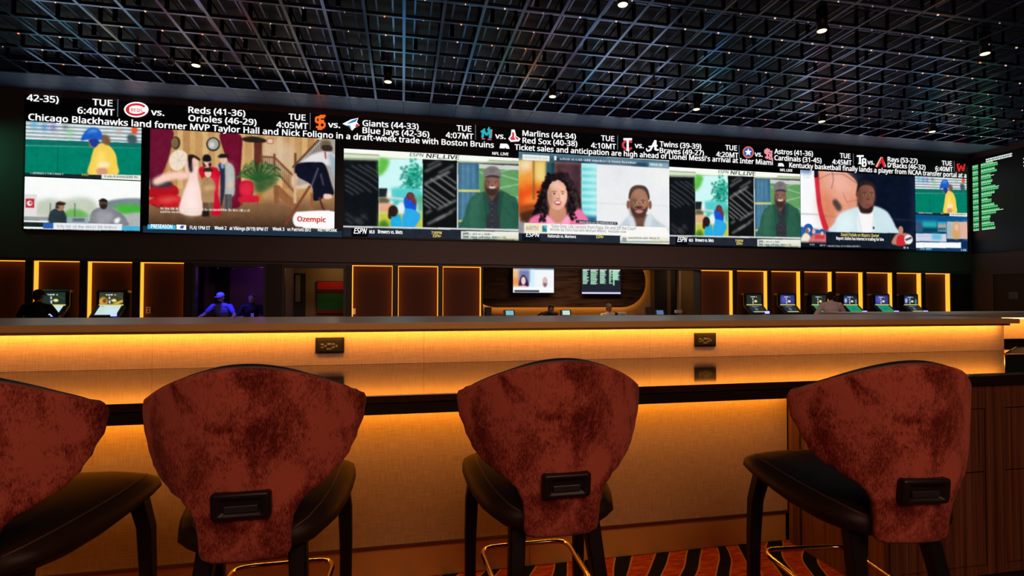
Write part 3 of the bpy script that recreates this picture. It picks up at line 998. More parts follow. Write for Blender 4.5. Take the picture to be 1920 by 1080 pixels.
# --- picture: woman with long curls and a bearded man side by side
def paint_split():
    c = Canvas((2.82, 6.91, 2.74, 4.97), 88, (236, 238, 240), frame=(940, 220, 4.153))
    c.poly([(130, 262), (1312, 340), (1312, 400), (130, 338)], (74, 112, 130))
    c.poly([(150, 300), (1300, 372), (1300, 392), (150, 330)], (46, 84, 108), 3)
    c.poly([(420, 318), (1130, 362), (1130, 378), (420, 336)], (24, 50, 76), 2)
    c.rect(165, 288, 375, 332, (238, 242, 240), 0.055)
    c.scribble(180, 360, 316, 15, (170, 186, 186), 0.055, seed=41)
    c.rect(412, 300, 428, 334, (240, 244, 244), 0.05)
    c.scribble(455, 1050, 330, 17, (225, 235, 236), 0.055, seed=42)
    c.rect(1148, 350, 1300, 386, (120, 160, 172), 0.05)
    c.scribble(1160, 1255, 374, 18, (236, 242, 242), 0.05, seed=43)
    # studio behind the woman
    c.poly([(138, 334), (742, 366), (742, 812), (138, 775)], (232, 150, 60))
    c.rect(138, 330, 178, 560, (206, 196, 110), 0.04, 5)
    c.blob([(165, 340), (235, 340), (235, 440), (160, 450)], (250, 246, 226), 8)
    c.blob([(150, 430), (320, 420), (330, 560), (140, 600)], (240, 150, 52), 10)
    c.blob([(140, 560), (330, 540), (300, 700), (140, 735)], (232, 70, 22), 10)
    c.blob([(170, 640), (300, 600), (290, 670), (180, 680)], (252, 150, 60), 8)
    c.rect(244, 340, 262, 640, (150, 96, 40), 0.03, 1)
    c.rect(262, 340, 350, 500, (236, 214, 130), 0.03, 6)
    c.rect(348, 345, 392, 620, (36, 88, 104), 0.03, 2)
    c.rect(385, 347, 420, 620, (20, 60, 78), 0.03, 2)
    c.rect(418, 350, 628, 720, (66, 42, 54), 0.03, 4)
    c.rect(470, 355, 540, 560, (104, 68, 76), 0.03, 10)
    c.rect(624, 358, 744, 815, (172, 236, 236), 0.03)
    for k in range(8):
        c.rect(624, 392 + k * 52, 744, 416 + k * 52, (96, 212, 216), 0.03, 2)
    c.rect(700, 358, 744, 815, (236, 252, 250), 0.03, 10, 0.6)
    c.rect(640, 770, 742, 815, (40, 90, 130), 0.03, 3)
    c.poly([(138, 730), (300, 700), (300, 830), (138, 830)], (74, 40, 24), 4)
    c.poly([(138, 690), (270, 672), (270, 700), (138, 742)], (150, 70, 30), 3)
    # curls: many small dark tufts around a soft mass
    c.blob([(440, 428), (500, 440), (556, 510), (600, 600), (622, 690), (612, 780), (560, 822), (505, 790), (500, 640), (380, 600), (378, 760), (340, 815), (270, 810), (255, 750), (285, 640), (310, 545), (360, 468)], (30, 20, 24), 2)
    for k in range(260):
        t = RNG.random()
        sd = 1 if k % 2 else -1
        x = 440 + sd * (55 + 120 * t ** 0.8) + RNG.normal(0, 14)
        y = 445 + 360 * t + RNG.normal(0, 14)
        c.ell(x, y, 12, 9, [(16, 10, 14), (44, 30, 34), (24, 16, 20), (70, 50, 52)][k % 4], RNG.random() * 180, 0.8, 0.9)
    c.blob([(388, 690), (490, 690), (500, 790), (430, 830), (370, 790)], (206, 142, 116), 2)
    c.blob([(212, 822), (240, 775), (330, 750), (400, 800), (430, 832), (490, 800), (520, 750), (600, 712), (645, 750), (668, 830), (430, 860), (212, 840)], (238, 118, 164), 2)
    c.blob([(350, 760), (420, 830), (360, 835)], (250, 170, 200), 2)
    c.blob([(520, 760), (470, 830), (530, 835)], (250, 170, 200), 2)
    for sd in (-1, 1):
        for k in range(60):
            y = 560 + 250 * RNG.random()
            x = 436 + sd * (82 + 62 * (y - 540) / 260 * RNG.random() + 18 * RNG.random())
            c.ell(x, y, 12, 9, [(18, 12, 16), (48, 34, 38), (28, 18, 22)][k % 3], RNG.random() * 180, 0.8, 0.9)
    face(c, 436, 602, 77, 120, (232, 172, 146), turn=0.12)
    c.ell(432, 530, 40, 22, (250, 214, 196), soft=4, alpha=0.6)
    for k in range(70):
        a = -PI * RNG.random()
        c.ell(436 + 80 * math.cos(a) + RNG.normal(0, 4), 560 + 84 * math.sin(a) + RNG.normal(0, 4), 11, 9, [(18, 12, 16), (40, 28, 32), (28, 18, 22)][k % 3], RNG.random() * 180, 0.8, 0.9)
    c.ell(478, 620, 24, 30, (252, 206, 190), soft=4, alpha=0.7)
    c.blob([(414, 656), (440, 649), (468, 657), (460, 680), (440, 685), (420, 678)], (186, 70, 84), 0.8)
    c.blob([(421, 659), (440, 655), (462, 660), (455, 669), (426, 669)], (250, 240, 236), 0.6)
    # man on white
    c.poly([(744, 366), (1308, 398), (1308, 860), (744, 820)], (236, 238, 240))
    c.blob([(760, 400), (900, 380), (1040, 420), (900, 470)], (224, 222, 228), 20)
    c.blob([(1180, 430), (1300, 420), (1300, 520), (1200, 500)], (246, 244, 240), 14)
    c.line([(750, 668), (985, 676)], 5, (214, 212, 210), 1.5)
    c.line([(1160, 682), (1305, 690)], 5, (222, 220, 218), 1.5)
    c.blob([(925, 870), (950, 810), (1005, 765), (1060, 800), (1150, 755), (1210, 800), (1275, 850), (1285, 880)], (196, 208, 216), 2)
    c.blob([(1010, 760), (1030, 850), (1120, 852), (1142, 760)], (112, 76, 62), 1)
    c.blob([(985, 780), (1015, 752), (1050, 845), (1010, 850)], (214, 224, 230), 2)
    c.blob([(1140, 750), (1175, 775), (1160, 850), (1110, 850)], (214, 224, 230), 2)
    c.ell(988, 680, 13, 34, (136, 90, 72), soft=0.8)
    c.ell(1158, 682, 13, 34, (136, 90, 72), soft=0.8)
    c.blob([(996, 640), (1000, 570), (1030, 535), (1072, 528), (1118, 538), (1146, 575), (1150, 645), (1072, 600)], (66, 48, 44), 1)
    face(c, 1073, 668, 75, 112, (156, 108, 86), beard=(70, 48, 42))
    c.ell(1073, 590, 55, 30, (170, 124, 102), soft=6, alpha=0.8)
    c.blob([(1042, 728), (1072, 718), (1104, 728), (1090, 745), (1056, 745)], (196, 126, 124), 0.8)
    c.ell(1072, 700, 34, 7, (60, 40, 36), soft=1)
    # captions
    c.poly([(580, 798), (905, 816), (905, 838), (580, 822)], (50, 56, 66))
    c.scribble(610, 890, 820, 13, (220, 224, 226), 0.04, seed=44)
    c.poly([(130, 815), (182, 818), (182, 905), (130, 910)], (150, 140, 150), 3)
    c.poly([(180, 822), (1290, 858), (1300, 935), (180, 902)], (250, 248, 244))
    c.poly([(182, 824), (362, 832), (362, 902), (182, 898)], (246, 234, 196))
    c.scribble(196, 295, 852, 12, (190, 190, 150), 0.02, seed=45)
    c.rect(318, 842, 354, 892, (26, 124, 156), 0.02)
    c.poly([(322, 846), (352, 846), (352, 874)], (90, 190, 214))
    c.poly([(130, 900), (930, 920), (925, 990), (130, 975)], (34, 42, 54))
    c.rect(160, 908, 300, 990, (14, 20, 30), 0.01)
    c.rect(925, 925, 1312, 990, (240, 240, 232), 0.012)
    c.rect(940, 935, 976, 970, (90, 98, 96), 0.01, 1, 0.6)
    c.scribble(990, 1230, 946, 15, (120, 130, 120), 0.01, seed=46)
    c.rect(925, 962, 1312, 974, (110, 150, 140), 0.01, 1, 0.8)
    c.rect(1170, 950, 1312, 970, (222, 204, 150), 0.01, 4, 0.6)
    return c


# --- picture: man in a pale jacket in front of a big basketball
def paint_studio():
    c = Canvas((10.91, 14.79, 2.76, 4.92), 72, (12, 20, 38), frame=(1480, 260, 4.364))
    c.poly([(80, 255), (240, 262), (300, 760), (80, 720)], (250, 250, 252))
    c.blob([(90, 258), (180, 262), (160, 290), (100, 280)], (120, 150, 190), 3)
    c.scribble(110, 180, 300, 14, (200, 206, 216), 0.02, seed=51)
    c.scribble(115, 175, 322, 14, (200, 206, 216), 0.02, seed=52)
    c.rect(85, 612, 240, 618, (150, 156, 172), 0.04, 1)
    # ball
    c.blob([(225, 262), (420, 262), (500, 300), (560, 370), (580, 480), (560, 620), (470, 760), (320, 770), (250, 560)], (226, 150, 120), 1)
    c.blob([(300, 280), (440, 280), (520, 380), (480, 470), (330, 420)], (246, 190, 176), 16, 0.9)
    c.blob([(250, 450), (330, 480), (360, 640), (320, 750), (270, 640)], (214, 120, 84), 12, 0.8)
    c.line([(350, 265), (362, 330), (345, 410)], 5, (110, 66, 62), 1, 0.8)
    c.line([(240, 330), (330, 290), (440, 290), (560, 370)], 5, (120, 72, 66), 1, 0.8)
    c.line([(440, 440), (470, 520), (560, 500)], 5, (140, 84, 72), 1, 0.7)
    c.blob([(352, 515), (385, 498), (430, 560), (410, 596), (385, 580)], (84, 62, 58), 2)
    c.line([(250, 630), (400, 640)], 5, (120, 90, 110), 1.5, 0.8)
    c.blob([(205, 262), (238, 264), (250, 420), (272, 580), (330, 770), (290, 770), (238, 600), (214, 420)], (212, 42, 58), 1)
    c.rect(203, 262, 236, 318, (20, 22, 40), 0.01)
    # night studio panel
    c.poly([(560, 350), (620, 300), (1035, 320), (1035, 780), (560, 700)], (10, 18, 38), 2)
    c.line([(680, 652), (1030, 668)], 4, (60, 70, 100), 1.5)
    c.rect(1000, 320, 1030, 780, (22, 34, 62), 0.0, 6)
    # man
    c.blob([(340, 780), (372, 690), (410, 620), (500, 575), (580, 555), (700, 552), (790, 590), (830, 640), (868, 720), (872, 790)], (206, 230, 236), 1.5)
    c.blob([(400, 650), (470, 600), (520, 640), (500, 770), (390, 770)], (232, 246, 248), 8, 0.8)
    c.blob([(560, 600), (620, 580), (690, 600), (685, 790), (575, 790)], (248, 246, 246), 2)
    c.line([(560, 600), (590, 780)], 5, (166, 196, 206), 2)
    c.line([(695, 600), (680, 780)], 5, (166, 196, 206), 2)
    c.ell(690, 730, 8, 12, (40, 70, 90))
    c.blob([(572, 520), (680, 530), (675, 600), (625, 612), (580, 600)], (76, 46, 38), 1)
    c.ell(556, 450, 12, 30, (104, 66, 54), soft=0.8)
    c.blob([(556, 440), (562, 375), (600, 345), (650, 345), (690, 375), (702, 430), (640, 400)], (34, 26, 26), 1)
    face(c, 630, 465, 70, 112, (124, 78, 62), turn=0.18)
    c.blob([(564, 430), (566, 385), (592, 356), (632, 344), (676, 354), (700, 392), (700, 420), (668, 388), (610, 380), (576, 402)], (34, 26, 26), 1)
    c.blob([(566, 535), (600, 566), (640, 572), (684, 548), (676, 592), (640, 612), (590, 594)], (44, 28, 26), 1.5, 0.9)
    c.blob([(612, 536), (642, 528), (672, 536), (664, 552), (632, 555)], (140, 76, 74), 0.8)
    c.line([(618, 542), (668, 542)], 5, (90, 40, 40), 0.8)
    c.ell(655, 400, 30, 18, (156, 104, 84), soft=5, alpha=0.7)
    # lower bars: team photo cut-outs and caption
    c.poly([(85, 720), (330, 758), (330, 900), (85, 860)], (46, 96, 160), 2)
    c.ell(155, 735, 38, 40, (30, 90, 170))
    c.ell(155, 748, 16, 18, (230, 236, 240))
    c.blob([(90, 850), (110, 790), (140, 770), (170, 800), (180, 860)], (244, 232, 214), 1)
    c.ell(146, 755, 14, 22, (150, 104, 84))
    c.blob([(165, 860), (190, 790), (290, 780), (318, 860)], (216, 120, 120), 1)
    c.rect(208, 785, 290, 820, (206, 60, 70), 0.02, 1)
    c.ell(200, 760, 14, 20, (232, 180, 160))
    c.ell(268, 760, 20, 22, (40, 84, 150))
    c.ell(268, 776, 12, 16, (226, 186, 168))
    c.poly([(300, 762), (1035, 776), (1035, 940), (85, 930), (85, 850), (300, 860)], (20, 28, 42))
    for k in range(24):
        c.line([(330 + k * 29, 770), (330 + k * 29, 850)], 3, (44, 54, 72), 1, 0.7)
    c.rect(85, 845, 330, 925, (14, 22, 36), 0.02, 2)
    c.scribble(168, 205, 872, 13, (200, 204, 210), 0, seed=53)
    c.scribble(250, 300, 878, 14, (226, 228, 230), 0, seed=54)
    c.scribble(315, 580, 884, 13, (206, 208, 212), 0.01, seed=55)
    c.blob([(838, 860), (860, 800), (890, 775), (960, 775), (1002, 800), (1000, 850), (930, 870)], (190, 130, 112), 1)
    c.ell(912, 748, 20, 32, (190, 134, 112))
    c.blob([(885, 800), (935, 790), (945, 865), (880, 872)], (206, 40, 48), 1)
    c.ell(975, 825, 34, 38, (236, 238, 240))
    c.line([(950, 830), (1000, 810)], 14, (20, 20, 26), 1)
    c.scribble(935, 985, 900, 18, (240, 240, 240), 0, seed=56)
    c.rect(85, 895, 1035, 940, (16, 40, 74), 0.01, 6, 0.6)
    return c


def paint_small():
    c = Canvas((14.80, 16.68, 2.73, 3.80), 72, (10, 46, 90), frame=(1480, 260, 4.364))
    c.rect(1028, 610, 1480, 680, (12, 84, 140), 0.02)
    c.rect(1035, 665, 1215, 765, (18, 120, 140), 0.02, 3)
    c.rect(1090, 680, 1205, 720, (40, 176, 186), 0.02, 3)
    c.blob([(1040, 690), (1075, 680), (1090, 750), (1045, 755)], (60, 80, 120), 2)
    c.rect(1090, 730, 1215, 765, (10, 60, 84), 0.02, 2)
    c.rect(1215, 680, 1285, 760, (64, 170, 196), 0.02, 1)
    for x in (1228, 1248, 1270):
        c.ell(x, 715, 10, 14, (206, 160, 140), soft=1)
        c.blob([(x - 12, 745), (x, 728), (x + 12, 745)], (90, 60, 60), 1)
    c.rect(1035, 775, 1285, 838, (206, 214, 232), 0.02)
    c.rect(1165, 780, 1245, 825, (100, 188, 216), 0.02, 3)
    c.scribble(1050, 1150, 800, 9, (170, 180, 206), 0.02, seed=61)
    c.rect(1290, 680, 1480, 818, (206, 190, 180), 0.01)
    c.rect(1290, 690, 1330, 810, (150, 184, 190), 0.01, 4)
    c.blob([(1335, 810), (1340, 700), (1370, 680), (1395, 700), (1400, 810)], (214, 164, 110), 2)
    c.ell(1368, 725, 18, 28, (236, 186, 160), soft=1)
    c.blob([(1405, 700), (1480, 690), (1480, 810), (1415, 800)], (226, 176, 160), 4)
    c.ell(1445, 740, 22, 34, (232, 178, 156), soft=2)
    c.rect(1033, 848, 1405, 893, (248, 250, 252), 0.005)
    c.scribble(1090, 1110, 870, 8, (200, 206, 214), 0, seed=62)
    c.rect(1030, 893, 1480, 940, (16, 60, 104), 0.005)
    c.rect(1115, 895, 1165, 908, (110, 196, 220), 0, 1)
    c.scribble(1070, 1105, 908, 12, (230, 236, 240), 0, seed=63)
    c.scribble(1405, 1450, 918, 14, (240, 244, 246), 0, seed=64)
    return c


pic = {}
for key, fn, lab in (('batter', paint_batter, 'picture of a batter in a blue helmet and yellow shirt'),
                     ('field', paint_field, 'picture of two men under a white sky'),
                     ('parlour', paint_parlour, 'picture of a costumed family posing for an old camera'),
                     ('interview', paint_interview, 'picture of a smiling man in a green jacket and grey cap'),
                     ('split', paint_split, 'picture of a curly haired woman and a bearded man side by side'),
                     ('studio', paint_studio, 'picture of a man in a pale jacket before a basketball'),
                     ('small', paint_small, 'small blue picture with several tiny people')):
    pic[key] = vchild(fn().build('picture', None))
    pic[key]['label'] = lab
r2 = pic['interview'].copy()
COL.objects.link(r2)
k2 = (10.90 - 6.91) / (2.82 + 1.37)
r2.scale = (k2, 1, 1)
r2.location = (6.91 + 1.37 * k2, -13, 0)
r2['label'] = 'second copy of the picture of the man in green'
b2 = pic['batter'].copy()
COL.objects.link(b2)
k3 = (16.68 - 14.80) / (7.78 - 5.61)
b2.scale = (k3, 1, 1)
b2.location = (14.80 + 7.78 * k3, -13, -0.06)
b2['label'] = 'second copy of the batter picture'

# dark navy ticker strips between the pictures
tk = MB()
tk.box(-5.55, -1.40, 12.951, 12.956, 2.715, 2.86)
vchild(tk.build('ticker_strip', emit('navy_pixels', lin((30, 50, 70)), 1.0, False)))
tk = MB()
p, q = onY(277, 421, SCREEN_Y), onY(329.5, 430.5, SCREEN_Y)
tk.box(p.x, q.x, 12.947, 12.95, q.z, p.z)
vchild(tk.build('ticker_block', emit('cyan_pixels', lin((56, 184, 224)), 1.0, False)))

# scores, two lines each, then the headline line
write('42-35)', 50, 110, 190, ya=191.5)
for s, xa, xb, y in (('TUE', 173, 211, 197), ('6:40MT', 145, 214.5, 212.5), ('vs.', 283, 308, 215.5), ('Reds (41-36)', 353, 460, 212), ('Orioles (46-29)', 353, 481, 227.5),
                     ('TUE', 541, 573, 224), ('4:05MT', 518, 577.5, 238.5), ('vs.', 615, 638, 238.5), ('Giants (44-33)', 679.6, 785, 236.5), ('Blue Jays (42-36)', 679.6, 805, 250),
                     ('TUE', 856, 884, 245), ('4:07MT', 835.6, 887.7, 258), ('vs.', 928.4, 948, 259.5), ('Marlins (44-34)', 979.7, 1080, 255), ('Red Sox (40-38)', 979.7, 1082.5, 268.5),
                     ('TUE', 1127, 1152, 263.5), ('4:10MT', 1108, 1155, 277), ('vs.', 1190, 1207, 277), ('Twins (39-39)', 1237, 1315, 275), ('Braves (49-27)', 1237, 1320, 287),
                     ('TUE', 1360, 1382, 281), ('4:20MT', 1343, 1384.5, 293.5), ('vs.', 1415, 1430, 293), ('Astros (41-36)', 1452, 1524.5, 288.5), ('Cardinals (31-45)', 1452, 1540.5, 300.5),
                     ('TUE', 1575, 1594.6, 296), ('4:45MT', 1560.7, 1597, 307.5), ('vs.', 1626.6, 1639.7, 308), ('Rays (53-27)', 1664.5, 1720.6, 303), ("D'Backs (46-32)", 1664.5, 1735.5, 314),
                     ('TUE', 1766, 1785, 309.7), ('6:40MT', 1754, 1786.6, 320)):
    write(s, xa, xb, y, ya=y + 0.058 * (xb - xa) * 0.9 if len(s) > 6 else None)
write('Chicago Blackhawks land former MVP Taylor Hall and Nick Foligno in a draft-week trade with Boston Bruins', 52.9, 926, 225, ya=277)
write("Ticket sales and anticipation are high ahead of Lionel Messi's arrival at Inter Miami", 965, 1449, 280, ya=310)
write('Kentucky basketball finally lands a player from NCAA transfer portal at a', 1480, 1812, 313, ya=334)
for x, y0, y1 in ((221, 186, 219), (581.7, 212, 243), (891.6, 234, 262), (1158, 254, 281), (1386, 272, 296), (1600, 288, 311), (1789, 302, 322)):
    p, q = onY(x, y0, 12.944), onY(x, y1, 12.944)
    TXT.setdefault('grey', MB()).box(p.x - 0.01, p.x + 0.01, 12.943, 12.946, q.z, p.z)
for x, y, w in ((946, 274, 17), (1464.5, 309, 13)):
    c0 = onY(x, y, 12.944)
    k = w * 0.0068
    TXT['white'].add([(c0.x + a * k, 12.944, c0.z + b * k) for a, b in ((-1.1, -0.5), (-0.9, 0.5), (0.5, 0.55), (0.9, 0.2), (1.1, -0.5), (0.35, -0.5), (0.2, -0.2), (0, -0.5))], [tuple(range(8))])

# writing inside the pictures
write('Ozempic', 557, 611, 415.5, 0.115, 'rust', 416.0, bold=0.05)
write('PRESEASON', 283, 323, 427.5, 0.085, 'white')
write('FLA) 1PM ET', 356, 394, 430, 0.075, 'white', 430.4)
write('Week 2   at Vikings (8/19) 8PM ET', 402, 503, 431, 0.075, 'white', 432)
write('Week 3   vs Patriots (8/2', 511, 583, 432.6, 0.075, 'white', 433.4)
write('NETWORK', 596, 632, 434, 0.065, 'white', 434.6)
for dx, k in ((0, 1.0), (6.91 + 1.37 * k2, k2)):
    for s, xa, xb, y, cap, key, sl in (('ESPN', 620 + 570 / 3.858, 620 + 668 / 3.858, 200 + 358 / 3.858, 0.085, 'slate', 0.2), ('NFL LIVE', 620 + 690 / 3.858, 620 + 928 / 3.858, 200 + 369 / 3.858, 0.10, 'dark', 0.15),
                                  ('NFL LIVE', 620 + 1168 / 3.858, 620 + 1285 / 3.858, 200 + 347 / 3.858, 0.07, 'white', 0.1),
                                  ('ESPN', 620 + 166 / 3.858, 620 + 255 / 3.858, 200 + 917 / 3.858, 0.13, 'white', 0.2), ('MLB', 620 + 280 / 3.858, 620 + 318 / 3.858, 200 + 916 / 3.858, 0.075, 'white', 0),
                                  ('Brewers vs. Mets', 620 + 342 / 3.858, 620 + 520 / 3.858, 200 + 916 / 3.858, 0.085, 'white', 0), ('7:00PM', 620 + 728 / 3.858, 620 + 803 / 3.858, 200 + 920 / 3.858, 0.065, 'yellow', 0),
                                  ('ESPN+', 620 + 740 / 3.858, 620 + 800 / 3.858, 200 + 944 / 3.858, 0.065, 'yellow', 0)):
        p, q = onY(xa, y, 12.944), onY(xb, y, 12.944)
        put(key, s, dx + p.x * k, dx + q.x * k, p.z, cap, 12.944, 0.03, sl)
write("'Sixty-One: Life Lessons from Papa, On and Off the Court'", 1033, 1193, 427.5, 0.085, 'palegrey', 431)
write('Written by Chris Paul with Michael Wilbon.  Available now', 1031, 1174, 433.6, 0.07, 'palegrey', 436.2)
write('MARKETERS', 986, 1010, 431.5, 0.09, 'palegrey')
write('ESPN', 986, 1010, 443.6, 0.1, 'white', slant=0.2)
write('Nationals vs. Mariners', 1027, 1080, 445, 0.075, 'white')
write('ESPN+', 1118, 1132, 446.5, 0.075, 'yellow')
write('David Fizdale on Blazers: Dame!', 1577, 1648, 443, 0.085, 'yellow', 444)
write('Report: Dallas has interest in trading for him', 1568, 1657, 450, 0.085, 'white', 451)

# team marks
LAYER = [None, 0]


def mark(key, x, y, polys):
    """flat emblem pieces around a measured centre; units of one photo pixel, y down"""
    TXT.setdefault(key, MB())
    LAYER[1] = LAYER[1] + 1 if LAYER[0] is not None and abs(LAYER[0] - x) < 3 else 0
    LAYER[0] = x
    for pts in polys:
        vs = []
        for a, b in pts:
            q = onY(x + a, y + b, 12.942 - 0.0015 * LAYER[1])
            vs.append((q.x, q.y, q.z))
        TXT[key].add(vs, [tuple(range(len(vs)))])


def ring(cx, cy, rx, ry, t, a0=0, a1=360, n=20):
    out = []
    ang = [math.radians(a0 + (a1 - a0) * i / n) for i in range(n + 1)]
    for u, v in zip(ang[:-1], ang[1:]):
        out.append([(cx + rx * math.cos(u), cy + ry * math.sin(u)), (cx + rx * math.cos(v), cy + ry * math.sin(v)), (cx + (rx - t) * math.cos(v), cy + (ry - t) * math.sin(v)), (cx + (rx - t) * math.cos(u), cy + (ry - t) * math.sin(u))])
    return out


def bars(*segs):
    out = []
    for xa, ya, xb, yb, w in segs:
        d = math.hypot(xb - xa, yb - ya)
        nx, ny = -(yb - ya) / d * w / 2, (xb - xa) / d * w / 2
        out.append([(xa + nx, ya + ny), (xb + nx, yb + ny), (xb - nx, yb - ny), (xa - nx, ya - ny)])
    return out


# wishbone C with the club's word inside
mark('white', 255.5, 205.5, [[(23 * math.cos(t), 14.5 * math.sin(t)) for t in np.linspace(0, 2 * PI, 24)[:-1]], [(-24, -1), (-12, -8), (-12, 6)]])
mark('red', 255.5, 205.5, ring(0, 0, 20, 12, 4.2, 28, 332) + [[(-19, -4), (-13, -5), (-13, 5), (-19, 3)]])
write('REDS', 246, 267, 209.5, 0.075, 'red', 210, Y=12.938, bold=0.03)
# interlocked S and F
mark('orange', 600.5, 229, bars((-8, -9, 8, -9, 4), (-8, -9, -8, 0, 4), (-8, 0, 8, 1, 4), (8, 1, 8, 9, 4), (-8, 9, 8, 10, 4), (-1, -12, -1, 13, 4.5), (-1, -12, 10, -12, 3.5), (-1, -2, 7, -3, 3.5), (-5, 13, 4, 13, 3)))
# blue-white bird emblem
mark('white', 658, 233, [[(-16, -1), (0, -9), (14, -12), (11, -4), (16, 2), (8, 6), (2, 12), (-3, 5)]])
mark('blue', 658, 233, [[(-8, -1), (2, -7), (13, -11), (9, -5), (0, -2)], [(-9, 2), (-2, 2), (2, 10), (-2, 6)]])
mark('red', 658, 233, [[(8, -2), (15, 1), (13, 5), (7, 4), (10, 1)]])
# teal M
mark('aqua', 912.5, 250.5, bars((-8, 8, -6, -7, 4.5), (-6, -7, 0, 3, 4), (0, 3, 7, -8, 4), (7, -8, 6, 9, 4.5), (-11, -3, -3, -9, 3), (2, -6, 5, -12, 3)))
mark('pink', 912.5, 250.5, bars((-9, 10, -3, 10, 2), (2, 11, 9, 11, 2), (10, -8, 9, 8, 1.5)))
# red socks
mark('white', 964, 255, [[(-5, -12), (1, -12), (4, 0), (12, 5), (9, 10), (-6, 11), (-11, 5), (-6, -2)]])
mark('sock', 964, 255, [[(-4, -7), (0, -7), (0, 2), (3, 7), (-5, 8), (-8, 4), (-4, 0)], [(2, -5), (3, 1), (9, 5), (6, 8), (2, 3)]])
# T over C
mark('sock', 1177, 271, ring(0, 1, 11, 10, 4, 35, 325))
mark('white', 1177, 270, bars((-8, -9, 8, -9, 4), (0, -9, 0, 12, 4), (-3, 12, 3, 12, 2)))
# script A
mark('white', 1223, 273, bars((-10, 10, -4, 9, 3), (-4, 9, 6, -10, 3.5), (6, -10, 6, 8, 4), (6, 8, 12, 8, 3), (-7, 2, 10, 0, 2.5), (-10, 10, -11, 5, 2)))
# star in a ring
mark('orangestar', 1403, 285.5, ring(0, 0, 10.5, 11.2, 2, 0, 360))
mark('royal', 1403, 285.5, [[(8.5 * math.cos(t), 9.2 * math.sin(t)) for t in np.linspace(0, 2 * PI, 20)[:-1]]])
mark('white', 1403, 285.5, [[((7 if i % 2 == 0 else 3) * math.sin(i * PI / 5), -(7.5 if i % 2 == 0 else 3.2) * math.cos(i * PI / 5)) for i in range(10)]])
# interlocked S, T, L
mark('rose', 1440.5, 289, bars((-6, -8, 3, -8, 3), (-6, -8, -6, -2, 3), (-6, -2, 3, -1, 3), (3, -1, 3, 5, 3), (-6, 6, 3, 6, 3), (-2, -11, -2, 9, 3), (6, -5, 6, 9, 3), (-7, -5, 8, -5, 3), (1, 9, 9, 9, 3)))
# T and B
mark('white', 1615.5, 301.5, bars((-9, -9, 4, -9, 3.2), (-3, -9, -3, 5, 3.4), (-6, 5, 0, 5, 2.4), (2, -4, 2, 10, 3), (2, -4, 8, -3, 2.5), (8, -3, 7, 2, 2.5), (2, 3, 8, 3, 2.5), (8, 3, 8, 9, 2.5), (1, 10, 8, 10, 2.5)))
# red A
mark('sand', 1652, 304, bars((-9, 9, 1, -9, 3.5), (1, -9, 8, 9, 3.5)))
mark('red', 1652, 304, bars((-6, 9, 2, -8, 3), (2, -8, 6, 9, 4), (-4, 2, 5, 1, 2)))
# red W
mark('red', 1802, 314.5, bars((-7, -6, -4, 7, 3), (-4, 7, 0, -4, 3), (0, -4, 4, 6, 3), (4, 6, 7, -7, 3), (-8, -6, -3, -7, 2.5)))
# small mark in the ticker
mark('white', 337, 425, [[(-6, -4), (12, -3), (12, 6), (-6, 5)]])
mark('royal', 337, 425, [[(2, -2), (9, -2), (6, 4), (0, 3)]])

PIX = dict(red=(226, 36, 48), orange=(250, 110, 40), blue=(40, 120, 190), aqua=(40, 180, 190), pink=(240, 90, 110), sock=(224, 60, 76), orangestar=(240, 120, 60),
           royal=(60, 90, 180), rose=(236, 150, 160), sand=(230, 190, 170), grey=(90, 96, 104), slate=(120, 130, 126), dark=(44, 52, 50), yellow=(236, 214, 110), palegrey=(150, 156, 164), rust=(214, 70, 50))
for key, mb in TXT.items():
    nm = 'lettering' if key in ('white', 'slate', 'dark', 'yellow', 'palegrey', 'rust') else ('divider' if key == 'grey' else 'emblem')
    vchild(mb.build(nm, MT['white'] if key == 'white' else emit('pixels_' + key, lin(PIX[key]), 1.0, False)))


# ------------------------------------------------------------------ room shell
LOW = -0.30            # the betting floor lies a step lower than the bar floor
ZC = 5.70              # ceiling border
ROOM_X0, ROOM_X1 = -10.5, 16.87

struct(MB().box(-9, 16.8, -6, 5.2, -0.04, 0).build('floor', MT['carpet']))
struct(MB().box(ROOM_X0, ROOM_X1 + 0.2, 5.2, 18.2, LOW - 0.04, LOW).build('floor', MT['lowcarpet']))
struct(MB().box(ROOM_X0, ROOM_X1, 5.19, 5.2, LOW, 0).build('trim_1', MT['pillar']))
# wall that carries the screen, with the band below it
wb = struct(MB().box(ROOM_X0, ROOM_X1 + 0.3, 13.0, 13.35, 2.07, ZC).build('wall_back', MT['wall']))
struct(MB().box(ROOM_X0, ROOM_X1, 12.955, 13.0, 2.13, 2.20).build('trim_2', MT['wall']))
NICHES = [(-8.66, -7.77), (-7.63, -6.77), (-6.63, -5.77), (-5.62, -4.75), (-1.17, -0.24), (-0.11, 0.84), (0.95, 1.89),
          (7.86, 8.82), (8.94, 9.89), (10.0, 10.94), (11.05, 11.97), (12.08, 13.01), (13.12, 14.03), (14.16, 15.06), (15.18, 16.11)]
OPEN = NICHES + [(-4.56, -3.04), (-2.71, -1.30), (1.94, 7.82)]
OPEN.sort()
edges = [ROOM_X0] + [v for o in OPEN for v in o] + [ROOM_X1]
for a, b in zip(edges[0::2], edges[1::2]):
    pl = MB()
    pl.box(a, b, 13.0, 13.32, LOW, 2.07)
    pl.box(a, b, 12.985, 13.0, LOW, LOW + 0.12)
    o = struct(pl.build('pillar', MT['pillar']))
struct(MB().box(ROOM_X1 + 0.02, ROOM_X1 + 0.3, -6, 13.35, LOW, ZC).build('wall_right', MT['wall']))
struct(MB().box(ROOM_X0 - 0.3, ROOM_X0, -6, 13.35, LOW, ZC).build('wall_left', MT['wall']))
struct(MB().box(ROOM_X0 - 0.3, ROOM_X1 + 0.3, -6.3, -6.0, LOW, ZC).build('wall_front', MT['wall']))

